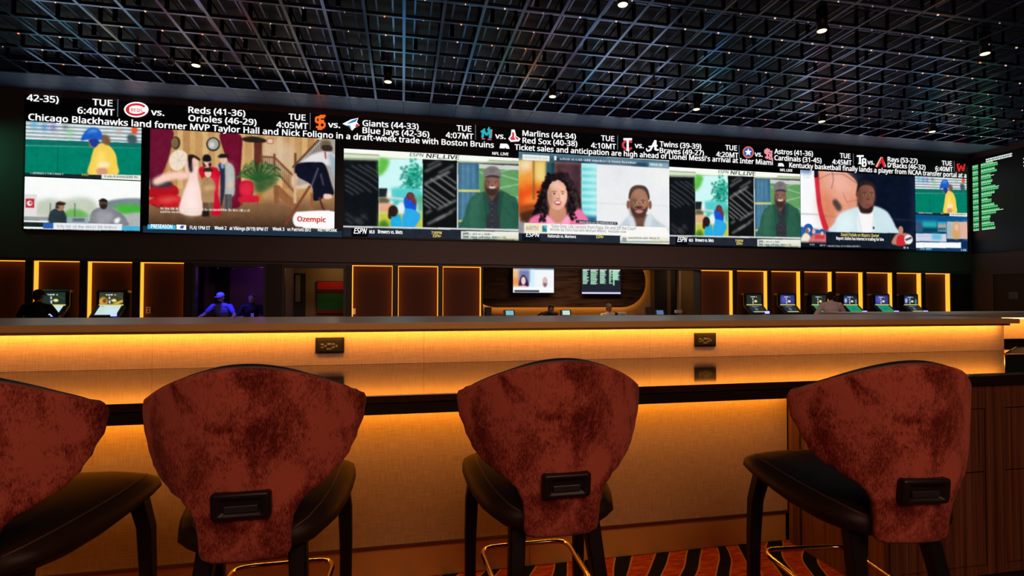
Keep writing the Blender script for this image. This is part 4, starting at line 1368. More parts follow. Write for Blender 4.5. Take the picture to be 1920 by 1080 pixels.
# door with a small notice in the right wall
dr = MB()
dr.box(16.83, 16.89, 11.2, 12.35, LOW, 2.02)
door = struct(dr.build('door_1', MT['pillar']))
MB().box(16.81, 16.87, 12.35, 12.45, LOW, 2.1).box(16.81, 16.87, 11.1, 11.2, LOW, 2.1).box(16.81, 16.87, 11.2, 12.35, 2.02, 2.1).build('door_frame', MT['wall'], door)
MB().box(16.78, 16.83, 12.2, 12.26, 0.75, 0.80).build('door_handle', MT['steel'], door)
nt_ = MB().box(16.815, 16.828, 11.72, 11.96, 1.31, 1.51)
tag(nt_.build('notice', mat('grey_paper', (0.16, 0.16, 0.17), 0.7)), 'small grey notice on the dark door in the right wall', 'sign')

# ------------------------------------------------------------------ ceiling: tiles, hanging open grid, lamps
ceil = struct(MB().box(ROOM_X0 - 0.3, ROOM_X1 + 0.3, -6.3, 13.35, 6.16, 6.2).build('ceiling', MT['hanger']))
CELL = 0.595
GZ = 5.66              # underside of the grid
GX0, GY1 = -0.005, 11.97
tile_me = MB().box(-0.285, 0.285, -0.285, 0.285, 0, 0.02, 0).mesh('tile')
tile_me.materials.append(MT['tile'])
edge_me = MB().box(-0.293, 0.293, -0.25, 0.25, 0, 0.02, 0.0).mesh('tile')
edge_me.materials.append(MT['edge_tile'])
cols = range(-16, 29)
ntile = 0
far_tiles = MB()
for j in range(0, 12):
    y = GY1 - CELL * (j + 0.5)
    for i in cols:
        x = GX0 + CELL * (i + 0.5)
        if abs(math.atan2(x, y) - YAW) > 0.80:
            continue
        if ntile < 290:
            link('tile', tile_me, None, ceil, (x, y, 5.95 + 0.004 * ((i * 7 + j * 3) % 3)))
            ntile += 1
        else:
            far_tiles.box(x - 0.285, x + 0.285, y - 0.285, y + 0.285, 5.95, 5.97)
if far_tiles.v:
    far_tiles.build('tile_field', MT['tile'], ceil)['kind'] = 'stuff'
border = struct(MB().box(ROOM_X0, ROOM_X1, 11.99, 13.0, ZC + 0.012, ZC + 0.05).build('ceiling_border', MT['hanger']))
for i in cols:
    for k, yc in enumerate((12.25, 12.76)):
        link('tile', edge_me, None, border, (GX0 + CELL * (i + 0.5), yc, ZC))
struct(MB().box(ROOM_X0, ROOM_X1, 11.97, 12.0, GZ + 0.02, 6.16).build('trim_3', MT['edge_tile']))

grid = thing('ceiling_grid', 'open dark metal grid hung below the ceiling with tiny lamps in its bars', 'ceiling grid', (0, 0, GZ))
GY0 = 4.0
ys = [GY1 - CELL * j for j in range(int((GY1 - GY0) / CELL) + 1)]
xs = [GX0 + CELL * i for i in cols]
cross_me = MB().box(xs[0] - 0.3, xs[-1] + 0.3, -0.022, 0.022, 0.0, 0.02).mesh('grid_bar')
cross_me.materials.append(MT['bar_metal'])
web_me = MB().box(xs[0] - 0.3, xs[-1] + 0.3, -0.005, 0.005, 0.02, 0.06).mesh('bar_web')
web_me.materials.append(MT['hanger'])
long_me = MB().box(-0.024, 0.024, GY0 - 0.2, GY1, 0.0, 0.02).mesh('grid_bar')
long_me.materials.append(MT['bar_metal'])
thin_cross = MB().box(xs[0], xs[-1], -0.014, 0.014, 0, 0.015).mesh('upper_bar')
thin_cross.materials.append(MT['bar_metal'])
thin_long = MB().box(-0.014, 0.014, GY0, GY1, 0, 0.015).mesh('upper_bar')
thin_long.materials.append(MT['bar_metal'])
for y in ys:
    b = link('grid_bar', cross_me, None, grid, (0, y, 0.001))
    link('bar_web', web_me, None, b)
    if y > GY0 + 0.6:
        link('upper_bar', thin_cross, None, grid, (0, y - 0.21, 0.20))
for x in xs:
    link('grid_bar', long_me, None, grid, (x, 0, 0))
    link('upper_bar', thin_long, None, grid, (x + 0.17, 0, 0.202))
    link('upper_bar', thin_long, None, grid, (x + 0.42, 0, 0.202))
hg = MB()
pins = [MB(), MB(), MB()]
for j, y in enumerate(ys):
    for i, x in enumerate(xs):
        if abs(math.atan2(x, y) - YAW) > 0.85:
            continue
        hg.box(x - 0.03, x + 0.03, y - 0.008, y + 0.008, 0.02, 0.29)
        if (i * 5 + j * 3) % 4 == 0:
            hg.box(x + 0.17, x + 0.24, y - 0.008, y + 0.008, 0.08, 0.29)
        q = RNG.random()
        xm = x + CELL * 0.5
        if y < GY1 - 0.1 and xm < xs[-1]:
            r_ = 0.011 if q < 0.45 else 0.007
            pins[0 if q < 0.12 else (1 if q < 0.6 else 2)].box(xm - r_, xm + r_, y - r_, y + r_, -0.012, 0.0)
o = hg.build('hanger', MT['hanger'], grid)
o['kind'] = 'stuff'
for pm, col, st in zip(pins, ((1.0, 0.22, 0.08), (1.0, 0.62, 0.42), (0.9, 0.55, 0.42)), (1.6, 1.0, 0.45)):
    o = pm.build('pin_light', emit('pin_glow', col, st, False), grid)
    o['kind'] = 'stuff'


def downlight(x, y, label):
    t = thing('downlight', label, 'ceiling light', (x, y, 5.55), 0, 'round ceiling lights in the grid')
    MB().lathe([(0.075, 0.0), (0.082, 0.0), (0.082, 0.36), (0.0, 0.36)], seg=16).build('housing', MT['black'], t)
    MB().lathe([(0.0, -0.006), (0.066, -0.006), (0.070, 0.0), (0.0, 0.0)], seg=16).build('lens', MT['downlight'], t)
    MB().box(-0.012, 0.012, -0.012, 0.012, 0.36, 0.56).build('stem', MT['black'], t)
    d = lamp('downlight_beam', 'SPOT', (x, y, 5.54), 9, (1.0, 0.82, 0.55), 0.05, None, (x, y, 0), 50)
    d.parent = t
    d.matrix_parent_inverse = t.matrix_world.inverted()
    d.location = (0, 0, -0.02)
    d.rotation_euler = (0, 0, 0)


for x, y, lab in ((-3.74, 10.65, 'round yellow ceiling light above the first team name on the screen'), (-0.31, 10.68, 'round yellow ceiling light beside the bright blue bar of the grid'),
                  (3.07, 10.75, 'round yellow ceiling light above the middle of the video wall'), (6.44, 10.81, 'round yellow ceiling light above the picture of two faces'),
                  (9.82, 10.94, 'round yellow ceiling light in the purple lit part of the grid'), (13.15, 11.03, 'round yellow ceiling light near the right end of the video wall'),
                  (3.10, 7.16, 'near ceiling light at the top edge over the middle'), (6.50, 7.22, 'near ceiling light in the second row, middle one of three'),
                  (9.87, 7.32, 'near ceiling light in the dark right part of the grid')):
    downlight(x, y, lab)
for x, y, lab in ((-4.14, 10.6, 'small dome camera beside the left ceiling light'), (-4.68, 10.63, 'small dome camera farther left of the left ceiling light'), (4.84, 9.67, 'small dome camera among the grid bars above the bearded man')):
    t = thing('dome_camera', lab, 'camera', (x, y, 5.55), 0, 'dome cameras in the ceiling grid')
    MB().lathe([(0.0, -0.055), (0.03, -0.05), (0.052, -0.03), (0.06, 0.0)], seg=14).build('dome', mat('smoked_dome', (0.05, 0.05, 0.06), 0.1), t)
    MB().lathe([(0.07, 0.0), (0.07, 0.04), (0.0, 0.04)], seg=14).build('base', mat('grey_base', (0.3, 0.3, 0.32), 0.5), t)
    MB().box(-0.01, 0.01, -0.01, 0.01, 0.04, 0.56).build('stem', MT['black'], t)

# ------------------------------------------------------------------ odds board on the right wall
bd = thing('odds_board', 'tall dark screen with green and white rows of odds on the right wall', 'screen', (16.87, 11.5, 0))
MB().box(-0.02, -0.001, -1.6, 1.46, 2.68, 5.52).build('panel', MT['led_black'], bd)
rows = [MB(), MB(), MB()]
R4 = random.Random(5)
for k in range(23):
    z1 = 5.31 - k * (5.31 - 3.40) / 22
    for (ya, yb) in ((1.40, 1.245), (1.16, 1.16 - (0.31 + 0.10 * math.sin(k * 0.9) + R4.uniform(-0.05, 0.08)))):
        y = ya
        while y > yb:
            w = R4.uniform(0.02, 0.06)
            rows[0].box(-0.026, -0.022, max(y - w, yb) - 0.0, y, z1 - 0.022, z1 + 0.022)
            y -= w + 0.012
        if k % 2 == 0:
            rows[1].box(-0.026, -0.022, yb - (0.10 if ya < 1.2 and k % 4 == 0 else 0), ya, z1 - 0.042, z1 - 0.026)
        else:
            rows[2].box(-0.0255, -0.022, yb, ya, z1 - 0.044, z1 + 0.044)
for z in (5.42, 5.36):
    y = 1.02
    while y > 0.33:
        w = R4.uniform(0.02, 0.07)
        rows[1].box(-0.026, -0.022, max(y - w, 0.33), y, z - 0.02, z + 0.02)
        y -= w + 0.012
for z in (5.2, 5.1, 5.0, 3.9, 3.7, 3.5):
    rows[1].box(-0.026, -0.022, 0.0, 0.05, z - 0.02, z + 0.02)
for mb, col in zip(rows, ((96, 214, 130), (225, 240, 232), (30, 110, 62))):
    mb.build('lettering', emit('board_pixels', lin(col), 1.0, False), bd)['kind'] = 'stuff'


# ------------------------------------------------------------------ lit wall panels
ORD = ['first', 'second', 'third', 'fourth', 'fifth', 'sixth', 'seventh', 'eighth']
PLAB = ['lit brown wall panel cut by the left edge of the picture', 'lit brown wall panel behind the man in black', 'lit brown wall panel behind the betting kiosk with white screen',
        'empty lit brown wall panel just left of the violet window', 'empty lit wall panel just right of the red and green painting', 'empty lit wall panel, middle one left of the cashier desk',
        'empty lit wall panel directly left of the cashier desk', 'empty lit wall panel directly right of the cashier desk', 'lit wall panel behind the first kiosk on the right', 'lit wall panel behind the second kiosk on the right',
        'lit wall panel behind the man in the pale shirt', 'lit wall panel behind the kiosk with the first green screen', 'lit wall panel behind the kiosk with the last green screen', 'lit wall panel behind the last kiosk on the right',
        'empty lit wall panel at the far right end of the row']
for (a, b), lab in zip(NICHES, PLAB):
    t = thing('lit_panel', lab, 'wall panel', ((a + b) / 2, 13.17, LOW), 0, 'lit brown panels along the back wall')
    h, w = 2.37, b - a
    MB().box(-w / 2, w / 2, 0.0, 0.06, 0, h).box(-w / 2 + 0.07, w / 2 - 0.07, -0.012, 0.0, 0.1, h - 0.07).build('panel', MT['nichepanel'], t)
    for sx in (-1, 1):
        MB().box(sx * (w / 2 - 0.012), sx * w / 2, -0.13, -0.005, 0.0, h).build('led_strip', MT['amber_niche'], t)
    MB().box(-w / 2 + 0.012, w / 2 - 0.012, -0.15, -0.005, h - 0.012, h).build('led_strip', MT['amber_niche'], t)
t = thing('wall_socket', 'small white socket plate low on the fourth lit panel', 'outlet', (-5.50, 13.15, 1.02))
MB().box(-0.045, 0.045, -0.012, 0, -0.07, 0.07, 0.004).build('plate', mat('ivory_plastic', (0.6, 0.5, 0.4), 0.5), t)
for z in (-0.03, 0.03):
    MB().box(-0.02, 0.02, -0.016, -0.012, z - 0.016, z + 0.016).build('socket', MT['black'], t)
t = thing('wall_switch', 'white switch plate on the edge of the lit panel by the painting', 'switch', (-1.13, 13.15, 0.98))
MB().box(-0.04, 0.04, -0.012, 0, -0.07, 0.07, 0.004).build('plate', mat('white_plastic', (0.7, 0.65, 0.6), 0.5), t)
MB().box(-0.012, 0.012, -0.02, -0.012, -0.03, 0.03).build('rocker', mat('white_rocker', (0.8, 0.78, 0.74), 0.4), t)

# ------------------------------------------------------------------ betting kiosks
MT['kiosk'] = mat('kiosk_black', (0.014, 0.013, 0.013), 0.3)
MT['kiosk_side'] = mat('kiosk_maroon', (0.015, 0.006, 0.005), 0.8, spec=0.1)
MT['blue_led'] = emit('blue_indicator', (0.16, 0.18, 1.0), 4.0)


def kiosk_top(style):
    c = Canvas((-0.225, 0.225, 0.0, 0.25), 210, {'green': (34, 52, 44), 'warm': (60, 62, 44), 'blue': (40, 46, 96), 'grey': (40, 46, 40), 'navy': (22, 30, 52)}[style], Y=0)
    if style == 'blue':
        c.rect(0.05, 0.1, 0.5, 0.9, (92, 84, 190), 0, 8)
        c.rect(0.6, 0.1, 0.95, 0.9, (56, 60, 150), 0, 8)
    if style == 'navy':
        c.rect(0.05, 0.1, 0.55, 0.8, (40, 60, 130), 0, 8)
        c.ell(0.15, 0.6, 0.1, 0.3, (190, 196, 220), soft=4)
        c.ell(0.9, 0.7, 0.08, 0.3, (120, 140, 130), soft=4)
    if style == 'warm':
        c.blob([(0.02, 0.55), (0.2, 0.4), (0.35, 0.7), (0.3, 1.0), (0.02, 1.0)], (214, 160, 60), 3)
        c.ell(0.22, 0.72, 0.08, 0.2, (120, 66, 40), soft=2)
        c.poly([(0.5, 0.98), (0.98, 0.62), (1.0, 0.8), (0.8, 1.0)], (226, 180, 60), 2)
        c.line([(0.7, 0.2), (1.0, 0.5)], 0.02, (110, 120, 90), 2)
    else:
        c.line([(0.6, 0.25), (1.0, 0.55)], 0.03, (78, 92, 80), 2)
    c.scribble(0.27, 0.74, 0.26, 0.12, (226, 232, 226), 0, 0.95, seed=3)
    c.line([(0.42, 0.36), (0.44, 0.95)], 0.07, (210, 214, 206), 1)
    c.ell(0.43, 0.62, 0.04, 0.07, (60, 70, 64))
    c.blob([(0.5, 0.68), (0.58, 0.56), (0.68, 0.58), (0.72, 0.74), (0.6, 0.82)], (238, 226, 130), 1.2)
    return c


def kiosk_low(style):
    c = Canvas((-0.2, 0.2, 0.0, 0.29), 190, {'white': (196, 226, 224), 'green': (30, 142, 108), 'dark': (40, 48, 60)}[style], Y=0)
    if style == 'white':
        c.rect(0.05, 0.08, 0.22, 0.14, (110, 140, 140), 0, 1)
        c.rect(0, 0, 1, 0.03, (240, 246, 246))
        c.rect(0.3, 0.3, 0.95, 0.9, (206, 232, 230), 0, 6)
    elif style == 'green':
        c.line([(0.5, 0.3), (0.5, 0.7)], 0.02, (90, 196, 160), 1)
        c.ell(0.5, 0.5, 0.12, 0.16, (20, 120, 96), soft=3)
        c.rect(0, 0.9, 1, 1, (110, 176, 80), 0, 2)
        c.rect(0.1, 0.06, 0.9, 0.1, (70, 176, 140), 0, 1)
    else:
        c.scribble(0.25, 0.75, 0.24, 0.1, (180, 190, 196), 0, 0.8, seed=5)
        c.ell(0.45, 0.55, 0.1, 0.2, (120, 130, 140), soft=3)
        c.rect(0.1, 0.84, 0.95, 0.96, (196, 196, 120), 0, 1)
    return c


KIOSK_PIC = {}


def kiosk(x, y, label, top, low, light=True, tilt=0.0):
    t = thing('betting_kiosk', label, 'kiosk', (x, y, LOW), tilt, 'betting kiosks in front of the lit panels')
    MB().prism([(0.0, 0.0), (0.30, 0.0), (0.30, 1.74), (0.11, 1.76), (0.08, 1.72), (0.075, 1.43), (-0.20, 1.19), (-0.22, 1.12), (-0.02, 1.02)], -0.29, 0.29, 'X').build('cabinet', MT['kiosk'], t)
    for s in (-1, 1):
        MB().prism([(0.02, 0.0), (0.28, 0.0), (0.28, 1.70), (0.13, 1.70), (0.13, 1.42), (-0.10, 1.16), (0.0, 1.0)], s * 0.29, s * 0.305, 'X').build('side_panel', MT['kiosk_side'], t)
    if ('t', top) not in KIOSK_PIC:
        KIOSK_PIC['t', top] = kiosk_top(top).build('picture', None)
        a = KIOSK_PIC['t', top]
    else:
        a = KIOSK_PIC['t', top].copy()
        COL.objects.link(a)
    fr_ = MB().box(-0.255, 0.255, 0.055, 0.075, 1.425, 1.73, 0.004).build('display', MT['black'], t)
    a.parent = fr_
    a.location = (0, 0.053, 1.455)
    MB().box(-0.23, 0.23, 0.044, 0.056, 1.425, 1.45).build('light_bar', MT['kbar'], t)
    lo = bpy.data.objects.new('touch_screen', MB().box(-0.235, 0.235, -0.02, 0.0, -0.02, 0.335, 0.004).mesh('touch_screen'))
    lo.data.materials.append(MT['black'])
    COL.objects.link(lo)
    lo.parent = t
    lo.location = (0, -0.175, 1.205)
    lo.rotation_euler = (-math.atan2(0.275, 0.24), 0, 0)
    if ('l', low) not in KIOSK_PIC:
        KIOSK_PIC['l', low] = kiosk_low(low).build('picture', None)
        b = KIOSK_PIC['l', low]
    else:
        b = KIOSK_PIC['l', low].copy()
        COL.objects.link(b)
    b.parent = lo
    b.location = (0, -0.0225, 0.02)
    if light:
        MB().box(0.14, 0.23, -0.27, -0.2, 1.205, 1.27, 0.004).build('indicator', MT['blue_led'], t)
    else:
        MB().box(0.13, 0.22, -0.235, -0.18, 1.12, 1.175, 0.004).build('printer_slot', MT['black'], t)


MT['kbar'] = emit('yellow_bar', lin((214, 200, 110)), 1.0, False)
kiosk(-7.18, 12.82, 'betting kiosk that the man in black is using', 'green', 'white', True)
kiosk(-6.10, 12.82, 'betting kiosk with a white touch screen in the third lit panel', 'warm', 'white', True)
kiosk(9.36, 12.82, 'first betting kiosk on the right, dark touch screen and blue light', 'grey', 'dark', True)
kiosk(10.40, 12.82, 'second betting kiosk on the right, purple picture and no blue light', 'blue', 'dark', False)
kiosk(11.40, 12.82, 'betting kiosk half hidden behind the man in the pale shirt', 'grey', 'green', False)
kiosk(12.44, 12.82, 'betting kiosk with green touch screen just right of the man in the pale shirt', 'navy', 'green', True)
kiosk(13.50, 12.82, 'betting kiosk with green touch screen farthest to the right', 'blue', 'green', True)
kiosk(14.50, 12.82, 'last betting kiosk on the right, dark touch screen', 'navy', 'dark', True)

# ------------------------------------------------------------------ violet window and painting window
MT['violet_wall'] = mat('plum_wall', (0.22, 0.14, 0.20), 0.7)
MT['dark_panel'] = mat('near_black_panel', (0.02, 0.016, 0.018), 0.6)
MT['ochre_wall'] = mat('ochre_wall', (0.30, 0.19, 0.09), 0.75)
MT['frame_bronze'] = mat('window_bronze', (0.06, 0.05, 0.045), 0.4)
MT['desk'] = mat('desk_top', (0.04, 0.025, 0.02), 0.3)
for name, (a, b) in (('window_1', (-4.56, -3.04)), ('window_2', (-2.71, -1.30))):
    f = MB()
    f.box(a, a + 0.06, 12.97, 13.1, 0.75, 2.07).box(b - 0.06, b, 12.97, 13.1, 0.75, 2.07).box(a + 0.06, b - 0.06, 12.97, 13.1, 1.99, 2.07)
    w_ = struct(f.build(name, MT['frame_bronze']))
    MB().box(a, b, 12.93, 13.6, 0.72, 0.79, 0.006).build('sill', MT['desk'], w_)
    MB().box(a, b, 13.0, 13.3, LOW, 0.72).build('apron', MT['pillar'], w_)
for x, w_ in ((-4.1, 'left'), (-3.77, 'middle'), (-3.44, 'right')):
    t = thing('cabinet_light', w_ + ' one of three tiny lamps in the head of the violet window', 'light', (x, 13.12, 1.965), 0, 'three tiny lamps in the violet window head')
    MB().lathe([(0.0, 0), (0.014, 0), (0.014, 0.012), (0, 0.012)], seg=8).build('lens', emit('tiny_lamp', (0.8, 0.75, 1.0), 0.6, False), t)
    MB().lathe([(0.02, 0.0), (0.02, 0.03), (0.0, 0.03)], seg=8).build('housing', MT['black'], t)
struct(MB().box(-5.9, -2.85, 15.6, 15.7, LOW, 2.6).build('wall_violet', MT['violet_wall']))
struct(MB().box(-2.90, -2.82, 13.36, 15.7, LOW, 2.6).build('wall_divider', MT['violet_wall']))
struct(MB().box(-5.9, -5.8, 13.36, 15.6, LOW, 2.6).build('wall_violet', MT['dark_panel']))
struct(MB().box(-5.9, 2.0, 13.36, 15.7, 2.6, 2.7).build('ceiling_office', MT['dark_panel']))
struct(MB().box(-4.9, -4.56, 15.5, 15.6, LOW, 2.6).build('pillar', MT['dark_panel']))
struct(MB().box(-5.8, -5.2, 15.45, 15.6, LOW, 2.6).build('pillar', MT['dark_panel']))
struct(MB().box(-2.82, -0.9, 14.95, 15.05, LOW, 2.6).build('wall_ochre', MT['ochre_wall']))
struct(MB().box(-0.95, -0.85, 13.36, 14.95, LOW, 2.6).build('wall_ochre', MT['ochre_wall']))
t = thing('door_panel', 'dark door with a tall grey glass strip seen through the second window', 'door', (-2.68, 14.92, LOW))
MB().box(-0.14, 0.16, -0.02, 0.0, 0, 2.25).build('leaf', MT['dark_panel'], t)
MB().box(-0.09, 0.03, -0.03, -0.02, 1.5, 2.2).build('pane', mat('grey_glass', (0.25, 0.22, 0.2), 0.2), t)
t = thing('wall_art', 'painting with red and green colour bands on the ochre wall', 'picture', (-1.89, 14.9, 1.31))
MB().box(-0.35, 0.35, -0.02, 0.03, -0.44, 0.44, 0.004).build('frame', MT['black'], t)
for z0, z1, col in ((0.26, 0.42, (0.62, 0.012, 0.01)), (0.22, 0.26, (0.5, 0.04, 0.02)), (0.10, 0.22, (0.10, 0.012, 0.008)), (-0.32, 0.10, (0.02, 0.17, 0.035)), (-0.42, -0.32, (0.30, 0.02, 0.012))):
    MB().box(-0.33, 0.33, -0.024, -0.02, z0, z1).build('colour_band', mat('band_paint', col, 0.8), t)

# ------------------------------------------------------------------ cashier bay with the oval panel
struct(MB().box(1.94, 7.82, 13.02, 13.7, 0.74, 0.80).build('trim_4', MT['desk']))
struct(MB().box(1.94, 7.82, 13.05, 13.15, LOW, 0.74).build('wall_counter', MT['pillar']))
struct(MB().box(0.9, 8.45, 16.4, 16.5, LOW, 2.75).build('wall_cashier', mat('tan_wall', (0.34, 0.23, 0.14), 0.7)))
struct(MB().box(0.9, 11.2, 13.36, 16.5, 2.7, 2.8).build('ceiling_cashier', MT['dark_panel']))
struct(MB().box(0.85, 0.95, 13.36, 16.4, LOW, 2.7).build('wall_cashier', MT['dark_panel']))
struct(MB().box(8.05, 8.50, 16.1, 16.4, LOW, 2.7).build('pillar', MT['dark_panel']))
struct(MB().box(8.50, 8.68, 16.2, 16.4, LOW, 2.7).build('pillar', MT['ochre_wall']))
struct(MB().box(8.68, 8.95, 16.3, 16.4, LOW, 2.7).build('pillar', MT['dark_panel']))
struct(MB().box(8.95, 9.02, 16.15, 16.4, 0.4, 2.35).build('pillar', mat('pale_strip', (0.5, 0.36, 0.2), 0.6)))
struct(MB().box(9.02, 11.2, 16.25, 16.4, LOW, 2.7).build('wall_corridor', MT['ochre_wall']))
struct(MB().box(11.1, 11.2, 13.36, 16.3, LOW, 2.7).build('wall_corridor', MT['dark_panel']))


def stadium(x0, x1, z0, z1, r, n=12):
    pts = []
    for cx, cz, a0 in ((x1 - r, z0 + r, -90), (x1 - r, z1 - r, 0), (x0 + r, z1 - r, 90), (x0 + r, z0 + r, 180)):
        for i in range(n + 1):
            a = math.radians(a0 + 90 * i / n)
            pts.append((cx + r * math.cos(a), cz + r * math.sin(a)))
    return pts


mural = zebra_wood('wavy_dark_timber', (0.115, 0.055, 0.035), (0.022, 0.012, 0.010), (1.1, 1, 13), 0.16)
OV = thing('oval_panel', 'large oval panel of wavy dark timber with a glowing rim behind the cashiers', 'wall panel', (4.9, 16.3, 0))
MB().prism(stadium(-2.9, 2.88, 1.02, 2.68, 0.82), -0.12, -0.05, 'Y').build('panel', mural, OV)
rim = MB()
outl = stadium(-2.86, 2.84, 1.06, 2.64, 0.78)
rim.tube([(u, -0.03, w) for u, w in outl] + [(outl[0][0], -0.03, outl[0][1])], 0.016, 6)
rim.build('led_strip', MT['amber_oval'], OV)


def tv(x0, x1, z0, z1, y, label, canvas):
    t = thing('television', label, 'television', ((x0 + x1) / 2, y, (z0 + z1) / 2))
    w, h = x1 - x0, z1 - z0
    MB().box(-w / 2 - 0.02, w / 2 + 0.02, -0.02, 0.03, -h / 2 - 0.02, h / 2 + 0.02, 0.005).build('bezel', MT['black'], t)
    MB().box(-0.2, 0.2, 0.03, 0.135, -0.15, 0.15).build('wall_bracket', MT['black'], t)
    p = canvas.build('picture', t)
    p.location = (0, 0, 0)


def paint_tv():
    c = Canvas((-0.65, 0.65, -0.38, 0.38), 110, (244, 246, 250), Y=-0.022)
    c.rect(0, 0, 1, 0.07, (120, 160, 190))
    c.rect(0.0, 0.07, 0.2, 0.78, (240, 190, 130), 0, 5)
    c.rect(0.0, 0.4, 0.16, 0.7, (240, 150, 90), 0, 5)
    c.rect(0.14, 0.07, 0.42, 0.6, (120, 124, 176), 0, 4)
    c.blob([(0.2, 0.72), (0.13, 0.7), (0.18, 0.4), (0.25, 0.28), (0.32, 0.4), (0.39, 0.68), (0.34, 0.76)], (46, 32, 66), 2)
    c.ell(0.25, 0.52, 0.055, 0.16, (238, 206, 200), soft=1)
    c.blob([(0.16, 0.84), (0.22, 0.72), (0.3, 0.72), (0.36, 0.84)], (240, 190, 206), 1.5)
    c.rect(0.42, 0.07, 0.52, 0.78, (206, 240, 250), 0, 4)
    c.ell(0.78, 0.55, 0.065, 0.2, (216, 188, 184), soft=1)
    c.blob([(0.73, 0.62), (0.83, 0.62), (0.8, 0.76), (0.76, 0.76)], (130, 104, 110), 2)
    c.rect(0.0, 0.79, 1, 0.92, (252, 252, 252))
    c.rect(0.03, 0.9, 0.64, 0.98, (50, 60, 96), 0, 1)
    c.rect(0.64, 0.9, 1.0, 1.0, (240, 244, 248))
    return c


def paint_odds():
    c = Canvas((-0.65, 0.65, -0.40, 0.40), 110, (34, 36, 50), Y=-0.022)
    for x0, x1, y1 in ((0.02, 0.13, 0.62), (0.22, 0.36, 0.63), (0.46, 0.58, 0.60), (0.70, 0.74, 0.6), (0.79, 0.93, 0.45)):
        for k in range(22):
            y = 0.04 + k * (y1 - 0.04) / 22
            c.rect(x0, y, x1 + RNG.uniform(-0.01, 0.05), y + 0.02, [(140, 220, 150), (170, 236, 180), (206, 226, 240)][k % 3])
        c.rect(x0, 0.03, x1 + 0.06, 0.06, (236, 244, 244))
    c.rect(0.80, 0.45, 0.84, 0.66, (150, 226, 160))
    c.rect(0.0, 0.93, 1.0, 1.0, (214, 210, 246))
    return c


tv(3.32, 4.62, 1.48, 2.24, 16.045, 'wall television showing two faces on the oval panel', paint_tv())
tv(5.54, 6.84, 1.45, 2.25, 16.045, 'wall television with green columns of odds on the oval panel', paint_odds())

for k, (x, style, lab) in enumerate(((955, 1, 'small cashier terminal with a pale blue screen at the left of the desk'), (1061, 1, 'small cashier terminal just right of the bending clerk'), (1165, 0, 'rounded grey machine beside the clerk in the pale shirt'),
                                     (1237, 1, 'small cashier terminal near the right end of the desk'))):
    p = onY(x, 592, 13.4)
    if style:
        t = thing('cashier_terminal', lab, 'terminal', (p.x, 13.4, 0.80))
        MB().box(-0.08, 0.08, -0.06, 0.06, 0, 0.02, 0.004).build('base', MT['black'], t)
        MB().box(-0.02, 0.02, 0.0, 0.03, 0.02, 0.1).build('stem', MT['black'], t)
        d = MB().box(-0.15, 0.15, -0.015, 0.015, 0.0, 0.17, 0.005).build('display', MT['black'], t, (0, -0.01, 0.035))
        d.rotation_euler = (-0.35, 0, 0)
        MB().box(-0.09, 0.11, -0.018, -0.0155, 0.03, 0.15).build('screen', emit('terminal_glow', lin([(120, 190, 214), (190, 224, 226), (0, 0, 0), (90, 116, 160)][k]), 1.0, False), d)
    else:
        t = thing('ticket_printer', lab, 'printer', (p.x, 13.4, 0.80))
        MB().box(-0.13, 0.13, -0.1, 0.1, 0, 0.14, 0.04).build('body', mat('grey_shell', (0.5, 0.45, 0.42), 0.4), t)
        MB().box(-0.17, -0.125, -0.06, 0.06, 0, 0.13, 0.01).build('side_unit', MT['black'], t)
        MB().box(-0.06, 0.06, -0.104, -0.1, 0.06, 0.07).build('slot', MT['black'], t)
for x, lab in ((915, 'dark box standing at the left end of the cashier desk'), (1216, 'dark box standing at the right end of the cashier desk')):
    p = onY(x, 592, 13.55)
    t = thing('desk_speaker', lab, 'speaker', (p.x, 13.55, 0.80))
    MB().box(-0.08, 0.08, -0.07, 0.07, 0, 0.27, 0.008).build('body', MT['black'], t)
    MB().box(-0.06, 0.06, -0.076, -0.07, 0.03, 0.24).build('grille', mat('dark_grille', (0.05, 0.035, 0.03), 0.8), t)
for x, lab in ((933, 'low reddish tray beside the left desk box'), (1200, 'low reddish tray beside the right desk box')):
    p = onY(x, 592, 13.5)
    t = thing('form_tray', lab, 'tray', (p.x, 13.5, 0.80))
    m_ = mat('reddish_wood', (0.28, 0.10, 0.05), 0.5)
    MB().box(-0.13, 0.13, -0.08, 0.08, 0, 0.015).build('base', m_, t)
    for s in (-1, 1):
        MB().box(s * 0.12, s * 0.13, -0.08, 0.08, 0.015, 0.1).build('side', m_, t)
    MB().box(-0.12, 0.12, -0.08, -0.07, 0.015, 0.1).build('front', m_, t)
p = onY(1296, 592, 13.5)
t = thing('sanitizer_stand', 'small white dispenser on a dark post near the corridor', 'dispenser', (p.x, 14.2, LOW))
MB().lathe([(0.14, 0), (0.14, 0.02), (0.02, 0.03), (0.02, 1.18), (0, 1.18)], seg=12).build('post', MT['black'], t)
MB().box(-0.1, 0.1, -0.05, 0.05, 1.18, 1.27, 0.01).build('dispenser', mat('white_shell', (0.75, 0.7, 0.65), 0.4), t)


# ------------------------------------------------------------------ people
def remesh(mb, name, material, parent, voxel=0.011, loc=(0, 0, 0)):
    """fuse overlapping closed shapes into one continuous surface"""
    o = bpy.data.objects.new('tmp', mb.mesh('tmp'))
    COL.objects.link(o)
    m = o.modifiers.new('r', 'REMESH')
    m.mode = 'VOXEL'
    m.voxel_size = voxel
    m.use_smooth_shade = True
    s = o.modifiers.new('s', 'SMOOTH')
    s.iterations = 3
    s.factor = 0.4
    dg = bpy.context.evaluated_depsgraph_get()
    me = bpy.data.meshes.new_from_object(o.evaluated_get(dg))
    old = o.data
    bpy.data.objects.remove(o)
    bpy.data.meshes.remove(old)
    me.name = name
    me.materials.clear()
    return link(name, me, material, parent, loc)


